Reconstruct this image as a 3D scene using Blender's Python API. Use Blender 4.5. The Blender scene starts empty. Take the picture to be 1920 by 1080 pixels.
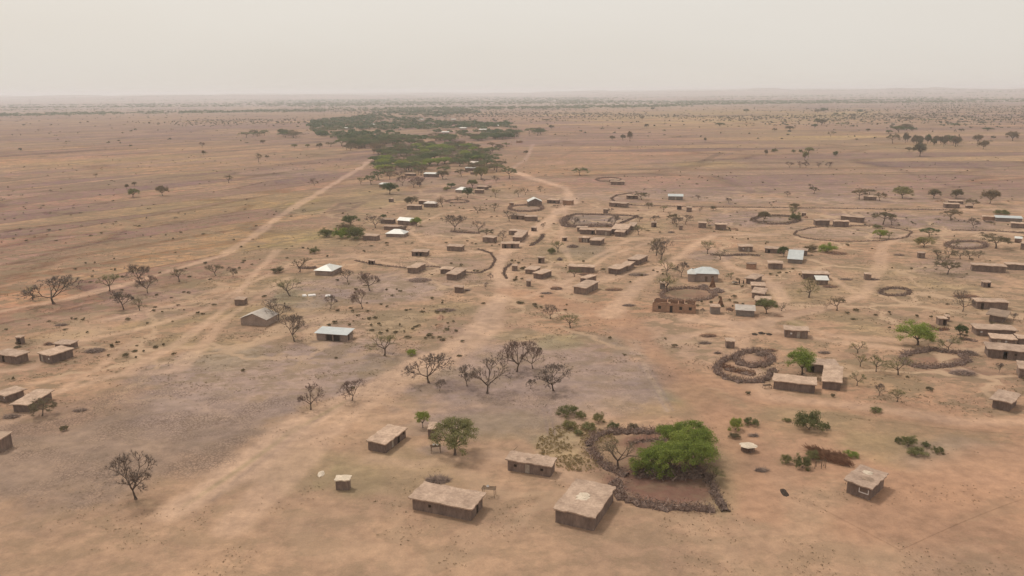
import bpy, math, random
import numpy as np
from mathutils import Vector, Matrix
R = math.radians
scene = bpy.context.scene
col = scene.collection
rnd = random.Random(11)

# ------------------------------------------------------------------ camera
CAM_H = 70.0
FPX = 1478.0                      # focal length in pixels of a 1920 wide frame
PITCH = math.atan((540 - 172) / FPX)
ROLL = R(0.45)
fwd = Vector((0, math.cos(PITCH), -math.sin(PITCH)))
r0 = Vector((1, 0, 0)); u0 = Vector((0, math.sin(PITCH), math.cos(PITCH)))
rt = r0 * math.cos(ROLL) - u0 * math.sin(ROLL)
up = u0 * math.cos(ROLL) + r0 * math.sin(ROLL)
cd = bpy.data.cameras.new('camera'); cam = bpy.data.objects.new('camera', cd); col.objects.link(cam)
cam.matrix_world = Matrix(((rt.x, up.x, -fwd.x, 0), (rt.y, up.y, -fwd.y, 0), (rt.z, up.z, -fwd.z, CAM_H), (0, 0, 0, 1)))
cd.sensor_width = 36; cd.lens = 36 * FPX / 1920
cd.clip_start = 1; cd.clip_end = 120000
scene.camera = cam

# ------------------------------------------------------------------ light
SUN_EL = R(62); SUN_AZ = R(-50)       # azimuth from +Y (away from camera) towards +X
sun_dir = Vector((math.sin(SUN_AZ) * math.cos(SUN_EL), math.cos(SUN_AZ) * math.cos(SUN_EL), math.sin(SUN_EL)))
sd = bpy.data.lights.new('sun', 'SUN'); sd.energy = 1.7; sd.angle = R(9); sd.color = (1, .93, .83)
so = bpy.data.objects.new('sun', sd); col.objects.link(so)
so.rotation_euler = sun_dir.to_track_quat('Z', 'Y').to_euler(); so.location = (0, 0, 500)
W = bpy.data.worlds.new('World'); scene.world = W; W.use_nodes = True
nt = W.node_tree; nt.nodes.clear()
sky = nt.nodes.new('ShaderNodeTexSky'); sky.sky_type = 'NISHITA'; sky.sun_disc = False
sky.sun_elevation = SUN_EL; sky.sun_rotation = SUN_AZ
sky.dust_density = 8; sky.air_density = 1.0; sky.ozone_density = 1.0
hs = nt.nodes.new('ShaderNodeMix'); hs.data_type = 'RGBA'; hs.blend_type = 'MIX'
hs.inputs[0].default_value = 0.80
tcw = nt.nodes.new('ShaderNodeTexCoord'); mpw = nt.nodes.new('ShaderNodeMapping'); mpw.inputs['Scale'].default_value = (1, 1, 5)
nzw = nt.nodes.new('ShaderNodeTexNoise'); nzw.inputs['Scale'].default_value = 1.1; nzw.inputs['Detail'].default_value = 4
rpw = nt.nodes.new('ShaderNodeValToRGB'); rpw.color_ramp.elements[0].position = .3; rpw.color_ramp.elements[1].position = .7
rpw.color_ramp.elements[0].color = (.94, .92, .90, 1); rpw.color_ramp.elements[1].color = (1, 1, 1, 1)
vmw = nt.nodes.new('ShaderNodeMix'); vmw.data_type = 'RGBA'; vmw.blend_type = 'MULTIPLY'; vmw.inputs[0].default_value = 1
vmw.inputs[7].default_value = (7.25, 6.85, 6.25, 1)       # dust veil over the clear sky
nt.links.new(tcw.outputs['Generated'], mpw.inputs[0]); nt.links.new(mpw.outputs[0], nzw.inputs['Vector']); nt.links.new(nzw.outputs[0], rpw.inputs[0])
nt.links.new(rpw.outputs[0], vmw.inputs[6]); nt.links.new(vmw.outputs[2], hs.inputs[7])
bg = nt.nodes.new('ShaderNodeBackground'); bg.inputs[1].default_value = 0.12
out = nt.nodes.new('ShaderNodeOutputWorld')
nt.links.new(sky.outputs[0], hs.inputs[6]); nt.links.new(hs.outputs[2], bg.inputs[0]); nt.links.new(bg.outputs[0], out.inputs[0])
vs = scene.view_settings
vs.view_transform = 'Standard'; vs.look = 'None'; vs.gamma = 1; vs.use_curve_mapping = False
vs.exposure = 0.08
HAZE_DENSITY = 0.00012
scene.cycles.volume_bounces = 2

# ------------------------------------------------------------------ helpers
def P(x, y):
    d = fwd * FPX + rt * (x - 960) - up * (y - 540)
    t = CAM_H / -d.z
    return Vector((d.x * t, d.y * t, 0))
def zdepth(p): return (Vector((p.x, p.y, -CAM_H))).dot(fwd)
def wpx(p, w): return w * zdepth(p) / FPX
def hpx(p, h):
    z = zdepth(p); D = math.hypot(p.x, p.y)
    return h * z / FPX / math.cos(math.atan(CAM_H / D))

def tag(o, label=None, cat=None, group=None, kind=None):
    if label: o['label'] = label
    if cat: o['category'] = cat
    if group: o['group'] = group
    if kind: o['kind'] = kind
    return o
def empty(name, loc, rz=0):
    o = bpy.data.objects.new(name, None); col.objects.link(o)
    o.empty_display_size = .3
    o.location = loc; o.rotation_euler = (0, 0, rz); return o

class MB:
    def __init__(s): s.v = []; s.f = []
    def quad(s, a, b, c, d):
        n = len(s.v); s.v += [a, b, c, d]; s.f.append((n, n+1, n+2, n+3))
    def tri(s, a, b, c):
        n = len(s.v); s.v += [a, b, c]; s.f.append((n, n+1, n+2))
    def box(s, x0, x1, y0, y1, z0, z1):
        n = len(s.v)
        s.v += [(x0,y0,z0),(x1,y0,z0),(x1,y1,z0),(x0,y1,z0),(x0,y0,z1),(x1,y0,z1),(x1,y1,z1),(x0,y1,z1)]
        s.f += [(n,n+3,n+2,n+1),(n+4,n+5,n+6,n+7),(n,n+1,n+5,n+4),(n+1,n+2,n+6,n+5),(n+2,n+3,n+7,n+6),(n+3,n,n+4,n+7)]
    def tube(s, p, q, r1, r2, k=5, cap=True):
        p = Vector(p); q = Vector(q); d = q - p
        if d.length < 1e-6: return
        a = d.orthogonal().normalized(); b = d.cross(a).normalized(); n = len(s.v)
        for c, r in ((p, r1), (q, r2)):
            for i in range(k):
                t = 2 * math.pi * i / k
                s.v.append(tuple(c + a * (math.cos(t) * r) + b * (math.sin(t) * r)))
        for i in range(k):
            j = (i + 1) % k; s.f.append((n+i, n+j, n+k+j, n+k+i))
        if cap: s.f.append(tuple(n+k+i for i in range(k))); s.f.append(tuple(n+k-1-i for i in range(k)))
    def mesh(s, name, m, smooth=False):
        me = bpy.data.meshes.new(name); me.from_pydata([tuple(v) for v in s.v], [], s.f)
        me.materials.append(m); me.update()
        if smooth: me.polygons.foreach_set('use_smooth', [True] * len(me.polygons))
        return me
    def build(s, name, m, parent=None, smooth=False):
        o = bpy.data.objects.new(name, s.mesh(name, m, smooth)); col.objects.link(o); o.parent = parent; return o

# ------------------------------------------------------------------ materials
def newmat(name):
    m = bpy.data.materials.new(name); m.use_nodes = True
    b = m.node_tree.nodes['Principled BSDF']; b.inputs['Roughness'].default_value = .95
    b.inputs['Specular IOR Level'].default_value = .15
    return m, m.node_tree, b
def N(nt, t, **kw):
    n = nt.nodes.new(t)
    for k, v in kw.items(): setattr(n, k, v)
    return n
def ramp(nt, src, stops):
    r = N(nt, 'ShaderNodeValToRGB'); nt.links.new(src, r.inputs[0])
    e = r.color_ramp.elements
    while len(e) < len(stops): e.new(.5)
    for i, (p, c) in enumerate(stops):
        e[i].position = p; e[i].color = (*c, 1) if len(c) == 3 else c
    return r.outputs[0]
def mixc(nt, mode, fac, a, b):
    m = N(nt, 'ShaderNodeMix', data_type='RGBA', blend_type=mode)
    for i, v in ((0, fac), (6, a), (7, b)):
        if isinstance(v, (int, float)): m.inputs[i].default_value = v
        elif isinstance(v, tuple): m.inputs[i].default_value = (*v, 1)
        else: nt.links.new(v, m.inputs[i])
    return m.outputs[2]
def noise(nt, vec, scale, detail=4, rough=.55):
    n = N(nt, 'ShaderNodeTexNoise'); n.inputs['Scale'].default_value = scale
    n.inputs['Detail'].default_value = detail; n.inputs['Roughness'].default_value = rough
    if vec is not None: nt.links.new(vec, n.inputs['Vector'])
    return n.outputs[0]
def bump(nt, b, h, strength, dist):
    n = N(nt, 'ShaderNodeBump'); n.inputs['Strength'].default_value = strength; n.inputs['Distance'].default_value = dist
    nt.links.new(h, n.inputs['Height']); nt.links.new(n.outputs[0], b.inputs['Normal'])
def gpos(nt): return N(nt, 'ShaderNodeNewGeometry').outputs['Position']

def mat_blotch(name, c1, c2, scale=1.0, fine=8, bmp=.4, dist=.05, objvar=.12, rough=.95, streak=False):
    m, nt, b = newmat(name)
    p = gpos(nt)
    if streak:
        mp = N(nt, 'ShaderNodeMapping'); mp.inputs['Scale'].default_value = (1, 1, .35); nt.links.new(p, mp.inputs[0]); p = mp.outputs[0]
    n1 = noise(nt, p, scale, 6, .65)
    c = ramp(nt, n1, [(.35, c1), (.65, c2)])
    n2 = noise(nt, p, fine, 3)
    c = mixc(nt, 'MULTIPLY', 1.0, c, ramp(nt, n2, [(.3, (.82,)*3), (.7, (1.12,)*3)]))
    oi = N(nt, 'ShaderNodeObjectInfo')
    c = mixc(nt, 'MULTIPLY', 1.0, c, ramp(nt, oi.outputs['Random'], [(0, (1-objvar, 1-objvar, 1-objvar*.9)), (1, (1+objvar, 1+objvar*.9, 1+objvar*.7))]))
    nt.links.new(c, b.inputs['Base Color']); b.inputs['Roughness'].default_value = rough
    bump(nt, b, n2, bmp, dist)
    return m
M = {}
M['mud'] = mat_blotch('mud_wall', (.145, .105, .088), (.26, .19, .155), .7, 3.5, .5, .05, .14, streak=True)
M['grey_wall'] = mat_blotch('grey_wall', (.17, .145, .13), (.25, .21, .18), .6, 5, .4, .04, .1)
M['metal_wall'] = mat_blotch('plaster_wall', (.24, .18, .15), (.34, .26, .215), .5, 4, .3, .03, .06)
M['earth_roof'] = mat_blotch('earth_roof', (.31, .22, .165), (.48, .35, .265), .45, 2.2, .7, .07, .13)
M['roof_patch'] = mat_blotch('roof_patch', (.22, .16, .12), (.29, .21, .155), .5, 2.2, .7, .07, .1)
M['pale_slab'] = mat_blotch('pale_slab', (.48, .40, .31), (.62, .52, .41), .8, 4, .4, .03, .06)
M['wood'] = mat_blotch('weathered_wood', (.13, .09, .065), (.25, .18, .125), 2, 12, .4, .02, .1)
M['stick'] = mat_blotch('dry_stick', (.18, .118, .098), (.38, .275, .22), .8, 6, .2, .02, .1)
M['stickgrey'] = mat_blotch('dry_stick_grey', (.13, .09, .075), (.28, .20, .155), .8, 6, .2, .02, .1)
M['redstalk'] = mat_blotch('dry_red_stalk', (.15, .075, .05), (.31, .175, .105), 1.2, 6, .2, .02, .05)
M['core'] = mat_blotch('brush_core', (.08, .055, .045), (.24, .17, .14), 1.6, 5, .9, .12, .06)
M['bark'] = mat_blotch('bark', (.085, .062, .05), (.155, .115, .09), 2, 9, .4, .03, .1)
M['twig'] = mat_blotch('twig', (.16, .125, .105), (.25, .195, .16), 1, 5, 0.0, .02, .2)
M['redtwig'] = mat_blotch('red_twig', (.18, .125, .105), (.27, .19, .155), 1, 5, 0.0, .02, .15)
M['dark'] = mat_blotch('dark_wood', (.035, .025, .02), (.06, .045, .035), 2, 9, .2, .02, .1)
M['door'] = mat_blotch('door_wood', (.12, .085, .06), (.19, .135, .10), 2, 9, .2, .02, .1)
M['paledoor'] = mat_blotch('pale_door', (.34, .28, .23), (.44, .37, .30), 2, 9, .2, .02, .1)
M['white'] = mat_blotch('white_paint', (.62, .58, .55), (.72, .68, .64), 2, 9, .2, .01, .03)
M['stone'] = mat_blotch('stone', (.24, .18, .14), (.40, .30, .22), 1, 5, .5, .03, .1)
M['earth'] = mat_blotch('dug_earth', (.22, .135, .09), (.33, .21, .14), 1, 5, .7, .08, .1)
M['cloth_dark'] = mat_blotch('dark_cloth', (.02, .02, .025), (.045, .04, .045), 3, 9, .2, .01, .1)
M['cloth_red'] = mat_blotch('red_cloth', (.22, .04, .03), (.30, .06, .045), 3, 9, .2, .01, .1)
M['skin'] = mat_blotch('skin', (.07, .042, .03), (.09, .055, .04), 3, 9, .1, .01, .05)

def mat_brick():
    m, nt, b = newmat('fired_brick')
    tc = N(nt, 'ShaderNodeTexCoord')
    sx = N(nt, 'ShaderNodeSeparateXYZ'); nt.links.new(tc.outputs['Object'], sx.inputs[0])
    ad = N(nt, 'ShaderNodeMath', operation='ADD'); nt.links.new(sx.outputs[0], ad.inputs[0]); nt.links.new(sx.outputs[1], ad.inputs[1])
    cx = N(nt, 'ShaderNodeCombineXYZ'); nt.links.new(ad.outputs[0], cx.inputs[0]); nt.links.new(sx.outputs[2], cx.inputs[1])
    bt = N(nt, 'ShaderNodeTexBrick'); nt.links.new(cx.outputs[0], bt.inputs[0])
    bt.inputs['Color1'].default_value = (.36, .20, .13, 1); bt.inputs['Color2'].default_value = (.27, .155, .105, 1)
    bt.inputs['Mortar'].default_value = (.38, .27, .19, 1); bt.inputs['Scale'].default_value = 1
    bt.inputs['Brick Width'].default_value = .45; bt.inputs['Row Height'].default_value = .2; bt.inputs['Mortar Size'].default_value = .025
    c = mixc(nt, 'MULTIPLY', 1, bt.outputs[0], ramp(nt, noise(nt, gpos(nt), .7, 6), [(.3, (.75,)*3), (.7, (1.15,)*3)]))
    nt.links.new(c, b.inputs['Base Color']); bump(nt, b, bt.outputs['Fac'], .3, -.02)
    return m
M['brick'] = mat_brick()

def mat_metal(name, c1, c2, rust=.25):
    m, nt, b = newmat(name)
    tc = N(nt, 'ShaderNodeTexCoord')
    wv = N(nt, 'ShaderNodeTexWave', wave_type='BANDS', bands_direction='X'); wv.inputs['Scale'].default_value = 1.6
    nt.links.new(tc.outputs['Object'], wv.inputs[0])
    sheet = N(nt, 'ShaderNodeTexVoronoi'); sheet.inputs['Scale'].default_value = .8
    nt.links.new(tc.outputs['Object'], sheet.inputs['Vector'])
    c = mixc(nt, 'MIX', sheet.outputs['Color'], c1, c2)
    c = mixc(nt, 'MULTIPLY', 1, c, ramp(nt, wv.outputs[1], [(0, (.85,)*3), (1, (1.05,)*3)]))
    c = mixc(nt, 'MIX', ramp(nt, noise(nt, tc.outputs['Object'], .8, 5, .7), [(.55, (0,)*3), (.75, (rust,)*3)]), c, (.26, .16, .11))
    nt.links.new(c, b.inputs['Base Color']); b.inputs['Roughness'].default_value = .5
    b.inputs['Metallic'].default_value = .25; b.inputs['Specular IOR Level'].default_value = .4
    bump(nt, b, wv.outputs[1], .5, .03)
    return m
M['tin'] = mat_metal('tin_sheet', (.56, .56, .53), (.66, .65, .60))
M['tinblue'] = mat_metal('tin_sheet_grey', (.42, .445, .44), (.52, .54, .53), .15)
M['tinrust'] = mat_metal('tin_sheet_rusty', (.36, .31, .27), (.52, .46, .40), .8)

def mat_leaf(name, c1, c2, var=.25, transl=.35):
    m, nt, b = newmat(name)
    oi = N(nt, 'ShaderNodeObjectInfo'); tc = N(nt, 'ShaderNodeTexCoord')
    c = ramp(nt, noise(nt, tc.outputs['Object'], 9, 3, .6), [(.3, c1), (.7, c2)])
    c = mixc(nt, 'MULTIPLY', 1, c, ramp(nt, oi.outputs['Random'], [(0, (1-var, 1-var*.8, 1-var)), (.5, (1, 1, 1)), (1, (1+var*1.1, 1+var*.5, 1+var*.6))]))
    nt.links.new(c, b.inputs['Base Color'])
    tr = N(nt, 'ShaderNodeBsdfTranslucent'); nt.links.new(c, tr.inputs[0])
    mx = N(nt, 'ShaderNodeMixShader'); mx.inputs[0].default_value = transl
    nt.links.new(b.outputs[0], mx.inputs[1]); nt.links.new(tr.outputs[0], mx.inputs[2])
    nt.links.new(mx.outputs[0], nt.nodes['Material Output'].inputs[0])
    return m
M['lf_green'] = mat_leaf('leaf_green', (.17, .225, .045), (.30, .35, .09), .15)
M['lf_olive'] = mat_leaf('leaf_olive', (.15, .12, .075), (.24, .20, .12), .2)
M['lf_sparse'] = mat_leaf('leaf_pale', (.18, .175, .08), (.28, .27, .12), .2)
M['lf_dark'] = mat_leaf('leaf_dark', (.075, .105, .04), (.135, .16, .07), .25)
M['lf_grove'] = mat_leaf('leaf_grove', (.11, .145, .065), (.19, .215, .10), .35)
M['lf_bush'] = mat_leaf('leaf_bush', (.12, .13, .055), (.20, .205, .09), .2)
M['lf_wood'] = mat_leaf('leaf_wood', (.13, .135, .075), (.22, .21, .12), .1)
M['lf_far'] = mat_leaf('leaf_far', (.13, .12, .085), (.19, .165, .115), .2)
M['drygrass'] = mat_leaf('dry_grass', (.34, .26, .14), (.48, .37, .21), .1)
M['weed'] = mat_leaf('dry_weed', (.17, .135, .08), (.27, .20, .125), .1)

# ------------------------------------------------------------------ numpy noise
def vnoise(x, y, seed=0):
    xi = np.floor(x).astype(np.int64); yi = np.floor(y).astype(np.int64)
    fx = x - xi; fy = y - yi; fx = fx*fx*(3-2*fx); fy = fy*fy*(3-2*fy)
    def h(a, b):
        n = (a * 374761393 + b * 668265263 + seed * 974711) & 0x7fffffff
        n = ((n ^ (n >> 13)) * 1274126177) & 0x7fffffff
        return ((n ^ (n >> 16)) & 0xffff) / 65535.0
    return (h(xi, yi)*(1-fx)+h(xi+1, yi)*fx)*(1-fy)+(h(xi, yi+1)*(1-fx)+h(xi+1, yi+1)*fx)*fy
def fbm(x, y, seed=0, o=4):
    r = 0; a = .5; t = 0
    for i in range(o):
        r = r + a * vnoise(x, y, seed + i); t += a; a *= .55; x = x*2.03+7.1; y = y*2.03+3.3
    return r / t

# ------------------------------------------------------------------ soil colours (differences of soil and crop, and haze painted into the far plain)
TAN=(.44,.285,.175); PATH=(.57,.385,.25); ORANGE=(.44,.26,.155); GREY=(.375,.275,.215); MAUVE=(.34,.235,.19)
GREYM=(.31,.23,.19); OLIVE=(.30,.25,.125); YELLOW=(.44,.335,.175); DARK=(.17,.115,.09); REDB=(.21,.115,.08); GBR=(.33,.235,.165)
PALE=(.50,.37,.26); GREEN=(.26,.26,.10)
# px ellipse: cx, cy, rx, ry, colour, strength, crack
PATCH = [
 (1500, 700, 700, 120, ORANGE, .35, 0), (1700, 850, 420, 130, ORANGE, .7, 0), (1130, 600, 190, 42, ORANGE, .7, 0), (1310, 450, 60, 30, ORANGE, .55, 0),
 (1800, 930, 260, 60, ORANGE, .5, 0), (1640, 470, 120, 26, ORANGE, .45, 0), (1250, 650, 110, 40, PATH, .6, 0),
 (170, 860, 260, 110, GBR, .9, 1), (330, 800, 150, 50, GBR, .7, 1), (60, 700, 120, 60, ORANGE, .35, 0), (90, 770, 140, 30, ORANGE, .3, 0),
 (520, 690, 190, 55, GREY, .85, .2), (380, 780, 90, 40, GREY, .6, .2), (430, 660, 60, 30, GREEN, .22, 0), (620, 660, 80, 22, GREY, .6, 0), (340,860,140,60,GBR,.5,1),
 (980, 690, 270, 70, GREY, .85, .5), (960, 765, 150, 55, GREY, .75, .5), (800, 705, 70, 14, OLIVE, .3, 0), (1210, 760, 90, 20, OLIVE, .3, 0), (730, 690, 60, 12, OLIVE, .25, 0), (1150,640,70,10,OLIVE,.3,0), (930, 720, 150, 40, GREYM, .6, .3), (1190, 700, 120, 45, GREY, .7, .5), (1100, 740, 120, 40, GREY, .5, .5),
 (1050, 642, 60, 18, GREEN, .4, 0), (975, 632, 60, 14, OLIVE, .45, 0), (1300, 735, 55, 25, GREEN, .32, 0), (1210, 645, 60, 14, GREY, .4, 0), (950, 800, 110, 30, OLIVE, .3, 0),
 (1090, 835, 80, 32, YELLOW, .6, 0), (740, 880, 130, 50, OLIVE, .35, 0), (660, 900, 60, 30, OLIVE, .3, 0), (560, 880, 70, 40, OLIVE, .3, 0),
 (1370, 860, 45, 60, OLIVE, .45, 0), (1350, 930, 40, 50, OLIVE, .5, 0), (1230, 870, 120, 55, REDB, .5, 0), (1250, 915, 95, 34, REDB, .95, 0), (1215, 832, 45, 14, REDB, .9, 0),
 (1610, 800, 200, 40, OLIVE, .25, 0), (1700, 845, 110, 32, OLIVE, .35, 0), (1820, 870, 110, 40, GREY, .4, 0), (1540, 780, 90, 20, OLIVE, .25, 0),
 (660, 543, 170, 26, GREY, .75, .1), (580, 557, 75, 14, GREYM, .9, 0), (540, 556, 30, 12, GREEN, .35, 0), (650, 610, 120, 30, GREY, .35, 0), (740, 605, 70, 22, OLIVE, .4, 0),
 (100, 590, 110, 14, GBR, .6, 0), (120, 628, 90, 12, OLIVE, .35, 0), (250, 612, 120, 14, OLIVE, .45, 0), (310, 555, 110, 12, GREY, .55, 0), (360, 535, 80, 8, OLIVE, .45, 0),
 (130, 568, 60, 10, GREYM, .5, 0), (270, 590, 80, 14, GREY, .45, 0), (210, 545, 70, 8, GREY, .4, 0), (330, 640, 60, 14, GREEN, .25, 0), (420, 590, 70, 14, OLIVE, .35, 0), (520, 580, 90, 18, OLIVE, .3, 0),
 (470, 470, 80, 16, OLIVE, .4, 0), (540, 445, 60, 16, GREEN, .3, 0), (480, 535, 60, 16, YELLOW, .4, 0), (610, 450, 60, 14, GREEN, .25, 0), (560, 520, 60, 8, OLIVE, .4, 0),
 # left plain
 (60, 480, 260, 60, MAUVE, .6, 0), (150, 380, 320, 50, MAUVE, .5, 0), (100, 290, 300, 14, ORANGE, .25, 0), (150, 262, 320, 10, GREYM, .4, 0), (250, 245, 330, 14, MAUVE, .8, 0), (60, 225, 200, 12, MAUVE, .6, 0),
 (420, 375, 160, 22, YELLOW, .4, 0), (300, 400, 160, 20, OLIVE, .25, 0), (400, 320, 180, 16, YELLOW, .25, 0), (540, 325, 80, 14, GREYM, .5, 0), (590, 290, 60, 6, OLIVE, .3, 0), (240, 350, 120, 14, MAUVE, .5, 0),
 (560, 392, 45, 9, GREEN, .45, 0), (700, 375, 70, 30, OLIVE, .5, 0), (620, 375, 60, 12, OLIVE, .35, 0), (800, 395, 60, 20, OLIVE, .3, 0), (260, 300, 260, 8, YELLOW, .3, 0),
 # beneath the groves
 (820, 300, 150, 40, GBR, .6, 0), (770, 245, 210, 28, GREYM, .5, 0), (860, 340, 110, 12, GREY, .7, 0), (800, 262, 80, 6, PATH, .8, 0), (1010, 262, 60, 10, MAUVE, .5, 0),
 (880, 370, 120, 20, MAUVE, .4, 0), (930, 360, 60, 10, OLIVE, .3, 0),
 # right plain
 (1300, 340, 340, 34, MAUVE, .75, 0), (1500, 320, 300, 18, GREYM, .5, 0), (1350, 300, 250, 8, MAUVE, .6, 0), (1120, 265, 180, 12, MAUVE, .4, 0), (1250, 320, 140, 6, GREYM, .4, 0),
 (1450, 355, 260, 26, GREYM, .55, 0), (1800, 350, 200, 40, MAUVE, .7, 0), (1760, 310, 200, 10, GREYM, .45, 0), (1330, 308, 70, 7, YELLOW, .6, 0), (1440, 260, 160, 8, YELLOW, .75, 0),
 (1600, 262, 160, 12, YELLOW, .6, 0), (1450, 215, 200, 10, YELLOW, .8, 0), (1300, 225, 250, 10, YELLOW, .5, 0), (1650, 335, 60, 10, YELLOW, .3, 0), (1800, 300, 180, 8, YELLOW, .3, 0),
 (1340, 213, 500, 4, YELLOW, .5, 0), (1820, 215, 160, 14, MAUVE, .7, 0), (1700, 195, 330, 10, GREYM, .5, 0), (1700, 240, 120, 5, GREYM, .3, 0),
 # village fields
 (1120, 412, 62, 10, GREYM, .8, 0), (1600, 438, 100, 11, GREY, .5, 0), (1390, 412, 60, 10, MAUVE, .8, 0), (1700, 412, 130, 12, MAUVE, .8, 0), (1860, 425, 100, 12, GREY, .3, 0),
 (1330, 480, 40, 8, GREYM, .6, 0), (1100, 475, 40, 12, GREYM, .6, 0), (1075, 478, 60, 18, OLIVE, .4, 0), (1230, 425, 30, 10, OLIVE, .35, 0), (1690, 510, 120, 14, OLIVE, .3, 0), (1790, 505, 70, 18, MAUVE, .5, 0),
 (1600, 600, 60, 12, OLIVE, .35, 0), (1495, 607, 22, 8, GREEN, .5, 0), (1640, 620, 60, 8, YELLOW, .4, 0), (1760, 535, 80, 10, YELLOW, .35, 0), (1500, 555, 60, 14, GREEN, .2, 0), (1690, 545, 160, 30, OLIVE, .25, 0),
 (860, 580, 60, 16, OLIVE, .45, 0), (770, 545, 90, 16, GREY, .45, 0), (850, 620, 60, 20, MAUVE, .35, 0), (1290, 553, 45, 9, REDB, .55, 0), (850, 430, 60, 14, GREY, .4, 0), (830, 495, 80, 14, GREY, .35, 0),
 (1412, 676, 30, 10, REDB, .8, 0), (1400, 695, 42, 12, GREYM, .5, 0), (1755, 673, 60, 14, REDB, .6, 0), (1300, 590, 60, 12, PATH, .5, 0), (1560, 650, 120, 20, TAN, .4, 0), (780, 805, 60, 12, GREYM, .35, 0), (810, 845, 40, 12, GREYM, .5, 0),
 (1455, 413, 38, 5, GREYM, .6, 0), (1812, 460, 34, 5, GREYM, .7, 0), (985, 390, 28, 4, GREYM, .6, 0), (1640, 705, 90, 22, OLIVE, .3, 0), (1810, 697, 40, 8, REDB, .5, 0),
 (1250, 370, 400, 5, PALE, .4, 0),(620,388,10,3,DARK,0,0),
]
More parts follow.
